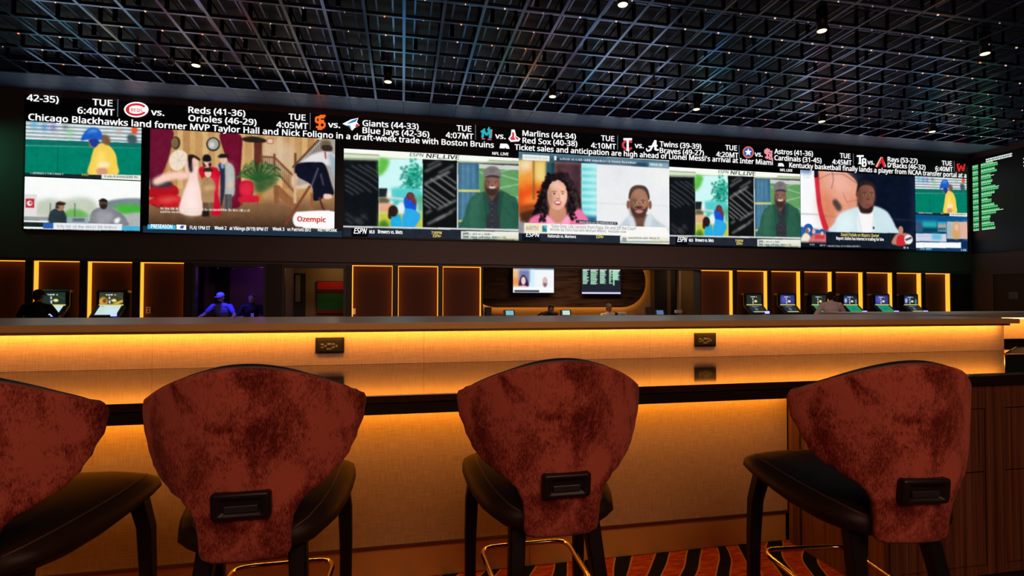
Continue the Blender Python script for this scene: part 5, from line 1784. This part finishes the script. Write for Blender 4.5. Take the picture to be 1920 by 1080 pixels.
def capsule(mb, a, b, ra, rb):
    a, b = Vector(a), Vector(b)
    mb.tube([a, a.lerp(b, 0.33), a.lerp(b, 0.66), b], [ra, ra * 0.67 + rb * 0.33, ra * 0.33 + rb * 0.67, rb], 10)
    mb.ell(a, (ra, ra, ra), 10, 6)
    mb.ell(b, (rb, rb, rb), 10, 6)


def hand(mb, w, d, up):
    """palm, four fingers of unequal length with a bend, and a thumb from the side of the palm"""
    w, d, up = Vector(w), Vector(d).normalized(), Vector(up).normalized()
    side = d.cross(up).normalized()
    mb.ell(w + d * 0.045, (0.042, 0.042, 0.030), 10, 6, Matrix((side, d, up)).transposed())
    for i, ln in enumerate((0.062, 0.074, 0.068, 0.052)):
        s = w + d * 0.075 + side * (-0.030 + 0.020 * i)
        m_ = s + d * ln * 0.55 - up * 0.006
        e = m_ + d * ln * 0.45 - up * 0.022
        capsule(mb, s, m_, 0.0100, 0.0092)
        capsule(mb, m_, e, 0.0092, 0.0082)
    s = w + d * 0.03 - side * 0.032
    capsule(mb, s, s + d * 0.03 - side * 0.028 - up * 0.012, 0.0115, 0.0100)


def person(label, loc, rz, skin, shirt, trousers, arms, lean=0.0, seat=None, head=(0, 0), cap=None, hair=None, sleeve=0.55, collar=None, beard=None, scale=1.0):
    t = thing('person', label, 'person', loc, rz)
    t.scale = (scale,) * 3
    M = lambda n, c, r=0.7: mat(n, c, r, spec=0.3)
    pz = 0.95 if seat is None else seat + 0.10
    P = Vector((0, 0, pz))
    up = Vector((0, math.sin(lean), math.cos(lean)))
    fw = Vector((0, math.cos(lean), -math.sin(lean)))
    ch = P + up * 0.34
    sh = P + up * 0.47
    nk = P + up * 0.54
    hy, hp = head
    hdir = (Vector((0, 0, 1)) * 0.7 + up * 0.3 + fw * hp).normalized()
    hc = nk + hdir * 0.135 + fw * 0.015
    face_ = Vector((math.sin(hy), math.cos(hy), -hp * 0.8)).normalized()
    face_ = (face_ - hdir * face_.dot(hdir)).normalized()
    rgt = face_.cross(hdir).normalized()
    HR = Matrix((rgt, face_, hdir)).transposed()
    # body: torso, legs, arms, hands, neck and head in one surface
    b = MB()
    b.ell(P + up * 0.02, (0.165, 0.115, 0.13))
    b.ell(P + up * 0.17, (0.145, 0.10, 0.16), rot=Matrix(((1, 0, 0), fw, up)).transposed())
    b.ell(ch, (0.175, 0.118, 0.19), rot=Matrix(((1, 0, 0), fw, up)).transposed())
    b.ell(sh, (0.185, 0.08, 0.07), rot=Matrix(((1, 0, 0), fw, up)).transposed())
    capsule(b, nk - up * 0.06, nk + hdir * 0.06, 0.062, 0.055)
    b.ell(hc + hdir * 0.02, (0.076, 0.096, 0.10), rot=HR)
    b.ell(hc - hdir * 0.055 + face_ * 0.022, (0.058, 0.066, 0.062), rot=HR)
    b.ell(hc - hdir * 0.02 + face_ * 0.098, (0.013, 0.020, 0.024), 8, 6, HR)
    for s in (-1, 1):
        b.ell(hc + rgt * (0.078 * s) - hdir * 0.01, (0.012, 0.022, 0.033), 8, 6, HR)
    T, S = MB(), MB()
    S.ell(P + up * 0.06, (0.172, 0.125, 0.12))
    S.ell(P + up * 0.17, (0.160, 0.118, 0.18), rot=Matrix(((1, 0, 0), fw, up)).transposed())
    S.ell(ch, (0.190, 0.133, 0.20), rot=Matrix(((1, 0, 0), fw, up)).transposed())
    S.ell(sh, (0.205, 0.092, 0.082), rot=Matrix(((1, 0, 0), fw, up)).transposed())
    capsule(S, nk - up * 0.08, nk - up * 0.005, 0.08, 0.066)
    T.ell(P + up * 0.01, (0.176, 0.128, 0.125))
    for s, (el, wr, hd, hu) in zip((-1, 1), arms):
        a0 = sh + Vector((0.195 * s, 0, -0.01))
        el, wr = Vector(el), Vector(wr)
        capsule(b, a0, el, 0.052, 0.042)
        capsule(b, el, wr, 0.042, 0.029)
        hand(b, wr, hd, hu)
        capsule(S, a0, a0.lerp(el, 0.5), 0.067, 0.062)
        if sleeve > 0.5:
            capsule(S, a0.lerp(el, 0.5), a0.lerp(el, min(1, sleeve * 1.2)), 0.062, 0.058)
        if sleeve >= 1:
            capsule(S, el, el.lerp(wr, 0.92), 0.056, 0.043)
        if seat is None:
            hip = P + Vector((0.095 * s, 0, -0.04))
            kn = Vector((0.105 * s, 0.015, 0.49))
            an = Vector((0.11 * s, -0.02, 0.085))
        else:
            hip = P + Vector((0.095 * s, 0.02, -0.02))
            kn = Vector((0.13 * s, 0.42, seat + 0.02))
            an = Vector((0.13 * s, 0.36, max(0.085, seat - 0.42)))
        capsule(b, hip, kn, 0.082, 0.054)
        capsule(b, kn, an, 0.054, 0.038)
        b.ell(an + Vector((0, 0.055, -0.045)), (0.045, 0.115, 0.036))
        capsule(T, hip, kn, 0.095, 0.067)
        capsule(T, kn, an, 0.067, 0.055)
        sm = MB()
        sm.ell(an + Vector((0, 0.06, -0.045)), (0.052, 0.135, 0.046))
        remesh(sm, 'shoe', MT['black'], t, 0.016)
    remesh(b, 'body', M('skin', skin, 0.5), t, 0.0095)
    remesh(T, 'trousers', M('trouser_cloth', trousers), t, 0.016)
    so = remesh(S, 'shirt', M('shirt_cloth', shirt), t, 0.014)
    for s in (-1, 1):
        MB().ell(hc + rgt * 0.031 * s + hdir * 0.012 + face_ * 0.084, (0.013, 0.009, 0.007), 8, 6, HR).build('eye', M('eye_dark', (0.02, 0.012, 0.01), 0.2), t)
    MB().ell(hc - hdir * 0.062 + face_ * 0.084, (0.024, 0.008, 0.007), 8, 6, HR).build('mouth', M('lip', tuple(v * 0.6 for v in skin)), t)
    if hair:
        h = MB()
        h.ell(hc + hdir * 0.035 - face_ * 0.014, (0.083, 0.096, 0.098), 14, 10, HR)
        h.ell(hc - hdir * 0.02 - face_ * 0.05, (0.075, 0.055, 0.075), 12, 8, HR)
        remesh(h, 'hair', M('hair', hair, 0.7), t, 0.012)
    if beard:
        h = MB()
        h.ell(hc - hdir * 0.078 + face_ * 0.042, (0.052, 0.052, 0.044), 12, 8, HR)
        remesh(h, 'beard', M('beard', beard, 0.8), t, 0.010)
    if cap:
        h = MB()
        rings = []
        for r_, z_ in ((0.092, 0.03), (0.096, 0.05), (0.09, 0.085), (0.07, 0.115), (0.035, 0.132), (0.005, 0.137)):
            rings.append([hc + rgt * r_ * 0.93 * math.cos(a) + face_ * r_ * 1.1 * math.sin(a) + hdir * z_ for a in np.linspace(0, 2 * PI, 19)[:-1]])
        h.loft(rings)
        c_ = h.build('cap', M('cap_cloth', cap), t)
        br = MB()
        out = [(0.085 * math.sin(a), 0.07 + 0.115 * math.cos(a)) for a in np.linspace(-1.35, 1.35, 11)]
        lo_ = [hc + rgt * u + face_ * v + hdir * 0.032 for u, v in out]
        hi_ = [p + hdir * 0.008 for p in lo_]
        n = len(out)
        br.add(lo_ + hi_, [tuple(range(n)), tuple(range(2 * n - 1, n - 1, -1))] + [(i, i + n, (i + 1) % n + n, (i + 1) % n) for i in range(n)])
        br.build('brim', M('cap_cloth', cap), c_)
    return t, so


# man in black at the left kiosk, seen from behind
t, _ = person('person in a black cap and black t-shirt seen from behind at a betting kiosk', (-6.95, 11.95, LOW), 0.05, (0.30, 0.15, 0.10), (0.006, 0.006, 0.007), (0.015, 0.015, 0.02),
              (((-0.36, 0.10, 1.17), (-0.34, 0.28, 1.02), (0.1, 1, -0.1), (0, 0.1, 1)), ((0.33, 0.14, 1.16), (0.26, 0.38, 1.14), (0, 1, 0.1), (0, -0.1, 1))),
              lean=0.10, head=(0.15, 0.12), cap=(0.006, 0.006, 0.008), hair=(0.02, 0.014, 0.012), scale=1.0)
# clerk in blue light leaning on the sill; the blue is also put into his shirt
person('person in a pale polo shirt and cap leaning on both arms in the violet window', (-4.22, 13.98, LOW), PI - 0.1, (0.42, 0.24, 0.18), (0.14, 0.15, 0.5), (0.03, 0.03, 0.04),
       (((-0.34, 0.22, 1.18), (-0.33, 0.34, 1.13), (-0.1, 1, -0.4), (0, 0.3, 1)), ((0.36, 0.20, 1.20), (0.42, 0.34, 1.14), (0.1, 1, -0.4), (0, 0.3, 1))),
       lean=0.30, head=(0.1, 0.05), cap=(0.25, 0.25, 0.4), beard=(0.03, 0.02, 0.02), scale=1.0)
t, so = person('person in a dark shirt with a badge leaning to one side in the violet window', (-3.76, 14.50, LOW), PI + 0.35, (0.45, 0.26, 0.20), (0.015, 0.014, 0.018), (0.02, 0.02, 0.03),
               (((-0.33, 0.18, 1.10), (-0.20, 0.36, 1.12), (0.2, 1, 0), (0, 0, 1)), ((0.33, 0.18, 1.10), (0.22, 0.38, 1.12), (-0.2, 1, 0), (0, 0, 1))),
               lean=0.38, head=(0.35, 0.1), hair=(0.12, 0.10, 0.14), sleeve=0.8)
MB().box(-0.04, 0.03, 0.375, 0.385, 1.12, 1.22).build('badge', mat('badge_card', (0.6, 0.6, 0.62), 0.4), so)
# clerks behind the desk
person('person bending low over the cashier desk with dark hair', (3.97, 14.62, LOW - 0.0), PI, (0.36, 0.17, 0.11), (0.05, 0.02, 0.018), (0.02, 0.02, 0.02),
       (((-0.34, 0.22, 1.05), (-0.25, 0.45, 1.12), (0.2, 1, 0), (0, 0, 1)), ((0.34, 0.22, 1.05), (0.25, 0.45, 1.12), (-0.2, 1, 0), (0, 0, 1))),
       lean=1.08, head=(0.3, 0.25), hair=(0.02, 0.012, 0.01))
person('person in a pale shirt sitting behind the cashier desk', (5.85, 14.6, LOW), PI, (0.34, 0.15, 0.09), (0.62, 0.50, 0.40), (0.03, 0.03, 0.04),
       (((-0.30, 0.14, 0.95), (-0.2, 0.38, 1.12), (0.2, 1, 0), (0, 0, 1)), ((0.30, 0.14, 0.95), (0.2, 0.38, 1.12), (-0.2, 1, 0), (0, 0, 1))),
       lean=0.06, seat=0.56, head=(-0.2, 0.0), sleeve=1.0, hair=(0.10, 0.05, 0.035))
st = thing('clerk_stool', 'round black stool under the seated clerk', 'stool', (5.85, 14.6, LOW))
MB().lathe([(0.0, 0.46), (0.17, 0.46), (0.18, 0.49), (0.16, 0.52), (0, 0.525)], seg=16).build('seat', MT['leather'], st)
MB().lathe([(0.22, 0), (0.22, 0.02), (0.03, 0.04), (0.03, 0.46), (0.0, 0.46)], seg=16).build('base', MT['steel'], st)
# man in the pale shirt at the right kiosks
t, _ = person('person in a pale pinkish shirt holding a paper, seen from behind between the right kiosks', (11.02, 12.0, LOW), -0.5, (0.34, 0.17, 0.12), (0.85, 0.66, 0.70), (0.04, 0.035, 0.05),
              (((-0.34, 0.10, 1.14), (-0.22, 0.34, 1.16), (0.1, 1, 0), (0, 0, 1)), ((0.34, 0.14, 1.12), (0.30, 0.36, 1.18), (0, 1, 0.2), (0, -0.2, 1))),
              lean=0.16, head=(0.35, 0.10), hair=(0.012, 0.010, 0.010), sleeve=1.0, scale=1.03)
pp = thing('betting_slip', 'small pale paper in the hand of the person in the pinkish shirt', 'paper', (11.42, 12.28, 0.93))
MB().box(-0.06, 0.06, -0.002, 0.002, -0.02, 0.10).build('sheet', mat('slip_paper', (0.6, 0.5, 0.48), 0.7), pp)
MB().box(-0.06, 0.06, 0.002, 0.004, 0.02, 0.03).build('fold', mat('slip_fold', (0.5, 0.42, 0.4), 0.7), pp)


# ------------------------------------------------------------------ the bar
X0, XW, X1 = -6.5, 2.01, 6.7
bar = thing('bar_counter', 'long bar with black polished top and lit woven front', 'bar', (0, 2.5, 0))


def bchild(mb, name, m, parent=None):
    o = mb.build(name, m, parent or bar)
    if parent is None:
        o.location = (0, -2.5, 0)
    return o


bchild(MB().box(X0, X1, 2.25, 3.36, 0.853, 0.885, 0.003), 'worktop', MT['bartop'])
bchild(MB().box(X0, XW, 2.262, 2.30, 0.803, 0.853), 'edge_strip', MT['baredge'])
w = 1.405
k = 0
x = XW
while x > X0:
    a = max(X0, x - w)
    bchild(MB().box(a + 0.0008, x - 0.0008, 2.5, 2.53, 0.165, 0.853), 'front_panel', MT['fabric'])
    bchild(MB().box(a + 0.001, x - 0.001, 2.515, 2.54, 0.0, 0.15), 'kick_plate', MT['bronze'])
    x = a
bchild(MB().box(X0, XW, 2.492, 2.53, 0.150, 0.165), 'metal_strip', MT['steel'])
bchild(MB().box(X0, XW, 2.395, 2.405, 0.828, 0.853), 'led_housing', MT['baredge'])
bchild(MB().box(X0, XW - 0.01, 2.412, 2.426, 0.838, 0.852), 'led_strip', MT['amber_low'])
bchild(MB().box(X0, X1, 2.53, 3.30, 0.0, 0.853), 'carcass', MT['pillar'])

riser = thing('raised_counter', 'raised taupe counter on a lit sand coloured woven upstand behind the bar top', 'counter', (0, 3.35, 0.885))


def rchild(mb, name, m):
    o = mb.build(name, m, riser)
    o.location = (0, -3.35, -0.885)
    return o


x = 4.63
while x > X0:
    a = max(X0, x - 1.5)
    rchild(MB().box(a + 0.0006, x - 0.0006, 3.33, 3.36, 0.886, 1.10), 'upstand_panel', MT['riser'])
    x = a
rchild(MB().box(4.61, 4.632, 3.36, 4.2, 0.886, 1.10), 'end_panel', MT['riser'])
rchild(MB().box(X0, 4.60, 3.20, 4.38, 1.102, 1.140, 0.004), 'ledge', MT['ledge'])
rchild(MB().box(X0, 4.60, 3.1975, 3.2, 1.102, 1.138), 'edge_band', MT['ledge_edge'])
rchild(MB().box(X0, 4.58, 3.250, 3.257, 1.084, 1.102), 'lip', MT['ledge'])
rchild(MB().box(X0, 4.58, 3.268, 3.280, 1.090, 1.101), 'led_strip', MT['amber'])
rchild(MB().box(X0, 4.6, 4.25, 4.35, 0.0, 1.10), 'back_panel', MT['pillar'])

MT['brass_lit'] = mat('brass_trim', (0.6, 0.32, 0.12), 0.35, 0.9)
# next bar run beyond the end of the raised counter
far = thing('far_counter', 'second raised counter with lit upstand beyond the right end of the bar', 'counter', (6.6, 4.4, 0))
MB().box(-1.9, 2.4, -0.10, 0.0, 0.886, 1.09).build('upstand_panel', MT['riser'], far)
MB().box(-1.9, 2.4, -0.25, 0.9, 1.105, 1.14, 0.004).build('ledge', MT['ledge'], far)
MB().box(-1.85, 2.35, -0.225, -0.21, 1.094, 1.105).build('led_strip', MT['amber_low'], far)
MB().box(-1.9, 2.4, 0.0, 0.8, 0.0, 1.09).build('carcass', MT['pillar'], far)
box_ = thing('service_box', 'low dark green box with brass edges standing on the right end of the bar top', 'box', (3.215, 2.31, 0.8855))
top = [(0.0, 0.0), (0.75, -0.045), (1.3, 0.30), (0.55, 0.33)]
MB().prism(top, 0.0, 0.098, 'Z').build('body', mat('black_green_panel', (0.010, 0.018, 0.016), 0.5, spec=0.25), box_)
MB().prism([(0.03, 0.012), (0.74, -0.03), (1.25, 0.29), (0.56, 0.31)], 0.098, 0.101, 'Z').build('tray', mat('umber_tray', (0.05, 0.02, 0.012), 0.4), box_)
for a, b in ((top[0], top[1]), (top[0], top[3])):
    MB().tube([(a[0], a[1], 0.099), (b[0], b[1], 0.099)], 0.005, 6).build('brass_edge', MT['brass_lit'], box_)


# wooden cabinets standing forward of the woven front at the right
def cabinet(x0, x1, label):
    t = thing('bar_cabinet', label, 'cabinet', ((x0 + x1) / 2, 1.92, 0), 0, 'striped wooden cabinets under the bar')
    w = (x1 - x0) / 2
    b = MB()
    b.box(-w + 0.001, w - 0.001, 0.02, 0.045, 0.06, 0.904).box(-w + 0.001, w - 0.001, 0.045, 0.33, 0.06, 0.850)
    b.box(-w + 0.001, -w + 0.055, 0.0, 0.02, 0.06, 0.904).box(w - 0.049, w - 0.001, 0.0, 0.02, 0.06, 0.904)
    b.box(-w + 0.055, w - 0.049, 0.0, 0.02, 0.796, 0.904).box(-w + 0.055, w - 0.049, 0.0, 0.02, 0.06, 0.10)
    b.build('body', MT['wood'], t)
    MB().box(-w + 0.054, w - 0.048, 0.016, 0.021, 0.10, 0.797).build('shadow_gap', MT['woodgap'], t)
    MB().box(-w + 0.059, w - 0.053, 0.001, 0.019, 0.516, 0.791, 0.002).build('drawer', MT['wood'], t)
    MB().box(-w + 0.059, w - 0.053, 0.001, 0.019, 0.104, 0.510, 0.002).build('door', MT['wood'], t)
    MB().box(-w + 0.001, w - 0.001, 0.03, 0.3, 0.0, 0.06).build('plinth', MT['black'], t)
    return t


cabinet(2.04, 2.605, 'striped wooden cabinet half hidden behind the right stool')
cabinet(2.609, 3.17, 'striped wooden cabinet right of the right stool')
cabinet(3.172, 3.73, 'striped wooden cabinet farthest to the right along the bar, beyond the seam')
wt = tag(MB().box(2.015, 3.76, 1.895, 1.968, 0.905, 0.943, 0.003).build('front_rail', MT['bartop']), 'narrow black polished rail lying on the front of the striped wooden cabinets', 'rail')
e_ = thing('cabinet_end', 'plain striped wooden end board between the woven front and the cabinets', 'panel', (2.025, 2.2, 0))
MB().box(-0.012, 0.012, -0.28, 0.295, 0, 0.852, 0.002).build('board', MT['wood'], e_)
MB().box(-0.014, -0.012, 0.20, 0.215, 0, 0.85).build('groove', MT['woodgap'], e_)

# power outlets on the upstand
MT['slot'] = mat('grey_slot', (0.15, 0.12, 0.12), 0.5)
for x, lab in ((-0.422, 'left one of two black power outlet plates on the woven upstand'), (2.036, 'right one of two black power outlet plates on the woven upstand')):
    t = thing('power_outlet', lab, 'outlet', (x, 3.329, 1.004))
    MB().box(-0.082, 0.082, -0.010, 0.0, -0.048, 0.048, 0.004).build('plate', MT['baredge'], t)
    MB().box(-0.068, 0.068, -0.013, -0.010, -0.036, 0.034, 0.001).build('insert', MT['black'], t)
    for u, v, a, b in ((-0.042, 0.006, 0.008, 0.005), (-0.042, -0.012, 0.008, 0.004), (-0.024, -0.004, 0.006, 0.006), (-0.003, 0.008, 0.011, 0.006), (0.020, 0.007, 0.008, 0.005), (0.020, -0.011, 0.008, 0.005), (0.038, -0.004, 0.006, 0.006), (-0.003, -0.021, 0.015, 0.005)):
        MB().box(u - a, u + a, -0.0145, -0.013, v - b, v + b).build('socket', MT['slot'], t)

# ------------------------------------------------------------------ bar stools
def interp(tab, v):
    for (a, p), (b, q) in zip(tab[:-1], tab[1:]):
        if v <= b:
            f = (v - a) / (b - a) if b > a else 0
            f = f * f * (3 - 2 * f)
            return p + (q - p) * f
    return tab[-1][1]


# half width of the back over its height, and how far it wraps forward
BW = [(0.0, 0.118), (0.16, 0.120), (0.25, 0.124), (0.33, 0.138), (0.40, 0.165), (0.46, 0.208), (0.53, 0.246), (0.60, 0.268), (0.70, 0.287), (0.82, 0.305), (1.0, 0.318)]
BZ0, BZ1, DROP = 0.566, 1.094, 0.088


def back_point(s, v, off=0.0, grow=0.0, gz=None):
    gz = grow if gz is None else gz
    w = interp(BW, v) + grow
    if v > 0.88:
        q = (v - 0.88) / 0.12
        w -= 0.034 * (1 - math.sqrt(max(0, 1 - q * q)))
    if v < 0.06:
        q = (0.06 - v) / 0.06
        w -= 0.028 * (1 - math.sqrt(max(0, 1 - q * q)))
    x = s * w
    H = BZ1 + gz - DROP * abs(s) ** 2.1
    z = BZ0 + v * (H - BZ0)
    # rear face: leans back towards the top, bulges at mid height, wings wrap forward
    y = -0.262 - 0.055 * v - 0.012 * math.sin(PI * v)
    wrap = 1.9 * x * x * (0.55 + 0.45 * min(1, v / 0.5))
    n = Vector((-3.8 * x * 0.8, 1, 0.1)).normalized()
    p = Vector((x, y + wrap, z)) + n * off
    return p


def shell(o0, o1, grow, ns=28, nv=34, edge=0.008, gz=None):
    """padded sheet between two offsets of the back surface with a rounded rim"""
    b = MB()
    layers = []
    for off, g in ((o0, grow - edge), (o0 + edge * 0.6, grow), (o1 - edge * 0.6, grow), (o1, grow - edge)):
        layers.append((off, g))
    grid = {}
    vs = []

    def vid(l, i, j):
        if (l, i, j) not in grid:
            off, g = layers[l]
            grid[l, i, j] = len(vs)
            p = back_point(-1 + 2 * i / ns, j / nv, off, g, None if gz is None else g - grow + gz)
            if j == 0:
                p.z -= g
            vs.append(p)
        return grid[l, i, j]
    fs = []
    for i in range(ns):
        for j in range(nv):
            fs.append((vid(0, i, j), vid(0, i + 1, j), vid(0, i + 1, j + 1), vid(0, i, j + 1)))
            fs.append((vid(3, i, j), vid(3, i, j + 1), vid(3, i + 1, j + 1), vid(3, i + 1, j)))
    loop = [(i, 0) for i in range(ns)] + [(ns, j) for j in range(nv)] + [(i, nv) for i in range(ns, 0, -1)] + [(0, j) for j in range(nv, 0, -1)]
    for (a, c), (d, e) in zip(loop, loop[1:] + loop[:1]):
        for l in range(3):
            fs.append((vid(l, a, c), vid(l, d, e), vid(l + 1, d, e), vid(l + 1, a, c)))
    b.add(vs, fs, True)
    return b


def make_stool():
    t = thing('bar_stool', 'x', 'bar stool', (0, 0, 0), 0, 'rust velvet bar stools along the bar')
    shell(0.0, 0.030, 0.0).build('back_shell', MT['velvet'], t)
    shell(0.031, 0.060, -0.012, edge=0.012, gz=0.004).build('back_pad', MT['leather'], t)
    # piping along the rim between shell and pad
    pts = []
    for k in range(61):
        v = k / 60
        pts.append(back_point(-1, v, 0.031, -0.002))
    top_ = [back_point(-1 + 2 * k / 60, 1.0, 0.031, -0.001) for k in range(1, 60)]
    right = [back_point(1, 1 - k / 60, 0.031, -0.002) for k in range(61)]
    MB().tube(pts[8:] + top_ + right[:-8], 0.0042, 6).build('piping', MT['piping'], t)
    # pull handle: raised frame around a hollow
    hb = MB()
    yb = back_point(0, 0.34, 0).y

    def rr(w, h, r, y, z, n=5):
        out = []
        for cx, cz, a0 in ((w - r, -h + r, -90), (w - r, h - r, 0), (-w + r, h - r, 90), (-w + r, -h + r, 180)):
            for i in range(n + 1):
                a = math.radians(a0 + 90 * i / n)
                x = cx + r * math.cos(a)
                zz = cz + r * math.sin(a)
                out.append((x, y + 0.9 * x * x - 0.11 * zz, z + zz))
        return out
    zc = 0.733
    hb.loft([rr(0.074, 0.037, 0.010, yb + 0.003, zc), rr(0.074, 0.037, 0.010, yb - 0.014, zc), rr(0.069, 0.032, 0.009, yb - 0.020, zc), rr(0.053, 0.022, 0.006, yb - 0.019, zc), rr(0.048, 0.019, 0.005, yb - 0.006, zc)], True)
    hd = hb.build('handle', MT['black'], t)
    lipm = MB()
    lipm.box(-0.042, 0.042, yb - 0.0115, yb - 0.005, zc - 0.018, zc + 0.002, 0.003)
    lipm.build('grip', MT['grip'], hd)
    # seat: boat shaped cushion, thin lip in front, deep at the rear
    rings = []
    N = 22
    S = [(-0.235, 0.10, 0.615, 0.580), (-0.225, 0.150, 0.638, 0.572), (-0.19, 0.190, 0.652, 0.562), (-0.10, 0.222, 0.664, 0.554), (0.0, 0.240, 0.672, 0.560), (0.10, 0.250, 0.678, 0.574),
         (0.19, 0.253, 0.683, 0.590), (0.256, 0.246, 0.684, 0.604), (0.286, 0.228, 0.678, 0.616), (0.298, 0.19, 0.665, 0.630)]
    for y, w, zt, zb in S:
        ring_ = []
        for k in range(N):
            a = 2 * PI * k / N
            c, s_ = math.cos(a), math.sin(a)
            ex = 0.55
            u = w * (abs(c) ** ex) * (1 if c >= 0 else -1)
            h = (zt - zb) / 2
            vz = (abs(s_) ** 0.62) * (1 if s_ >= 0 else -1)
            z = (zt + zb) / 2 + h * vz
            if s_ < 0:
                u *= 1 - 0.22 * abs(vz)
            else:
                z += 0.010 * (1 - (u / w) ** 2) * vz
            ring_.append((u, y, z))
        rings.append(ring_)
    se = MB().loft(rings).build('seat', MT['leather'], t)
    for s_ in (-1, 1):
        ki = 3 if s_ > 0 else N // 2 - 3
        MB().tube([rings[q_][ki] for q_ in range(1, len(S) - 1)], 0.0028, 5).build('seam', MT['piping2'], se)
    # legs: front pair sabre shaped, rear pair splayed
    for s_ in (-1, 1):
        for nm, path in (('f', [(0.200, 0.205, 0.62), (0.213, 0.228, 0.52), (0.216, 0.236, 0.38), (0.216, 0.240, 0.20), (0.224, 0.250, 0.0)]),
                         ('r', [(0.120, -0.165, 0.575), (0.130, -0.195, 0.46), (0.142, -0.222, 0.34), (0.162, -0.262, 0.18), (0.186, -0.300, 0.0)])):
            lg_ = MB()
            rr_ = []
            for i, (x, y, z) in enumerate(path):
                h = 0.0255 - 0.002 * i
                d = 0.024 - 0.0018 * i
                c = 0.006
                rr_.append([(s_ * x + u, y + v_, z) for u, v_ in ((-h, -d + c), (-h + c, -d), (h - c, -d), (h, -d + c), (h, d - c), (h - c, d), (-h + c, d), (-h, d - c))])
            lg_.loft(rr_, True, False)
            lo_ = lg_.build('leg', MT['leg'], t)
            x, y, z = path[-1]
            MB().lathe([(0.0, 0.0), (0.014, 0.0), (0.014, 0.006), (0.0, 0.006)], (s_ * x, y, 0.0), 10).build('glide', MT['steel'], lo_)
    # footrest: bent rod in front, arms running back to the rear legs
    fz = 0.315
    pts = []
    for s_ in (-1, 1):
        side = [(s_ * 0.158, -0.235, fz), (s_ * 0.165, 0.0, fz), (s_ * 0.172, 0.185, fz), (s_ * 0.170, 0.220, fz), (s_ * 0.158, 0.246, fz), (s_ * 0.132, 0.257, fz), (s_ * 0.10, 0.259, fz)]
        pts += side if s_ < 0 else side[::-1]
    MB().tube(pts, 0.0095, 10).build('footrest', MT['chrome'], t)
    return t


MT['grip'] = mat('slate_plastic', (0.025, 0.027, 0.033), 0.35)
MT['piping2'] = mat('leather_seam', (0.10, 0.06, 0.04), 0.5)
stool = make_stool()
STOOLS = [(-0.415, 1.83, 0.0, 'rust velvet bar stool below the left power outlet, its handle in full view'),
          (0.475, 1.81, 0.0, 'rust velvet bar stool in the middle of the bar'),
          (1.502, 1.562, -0.12, 'rust velvet bar stool in front of the striped wooden cabinets'),
          (-1.07, 1.80, -0.10, 'rust velvet bar stool cut off by the left edge')]
for k, (x, y, rz, lab) in enumerate(STOOLS):
    o = stool if k == 0 else dup_tree(stool)
    o.location = (x, y, 0)
    o.rotation_euler = (0, 0, rz)
    o['label'] = lab
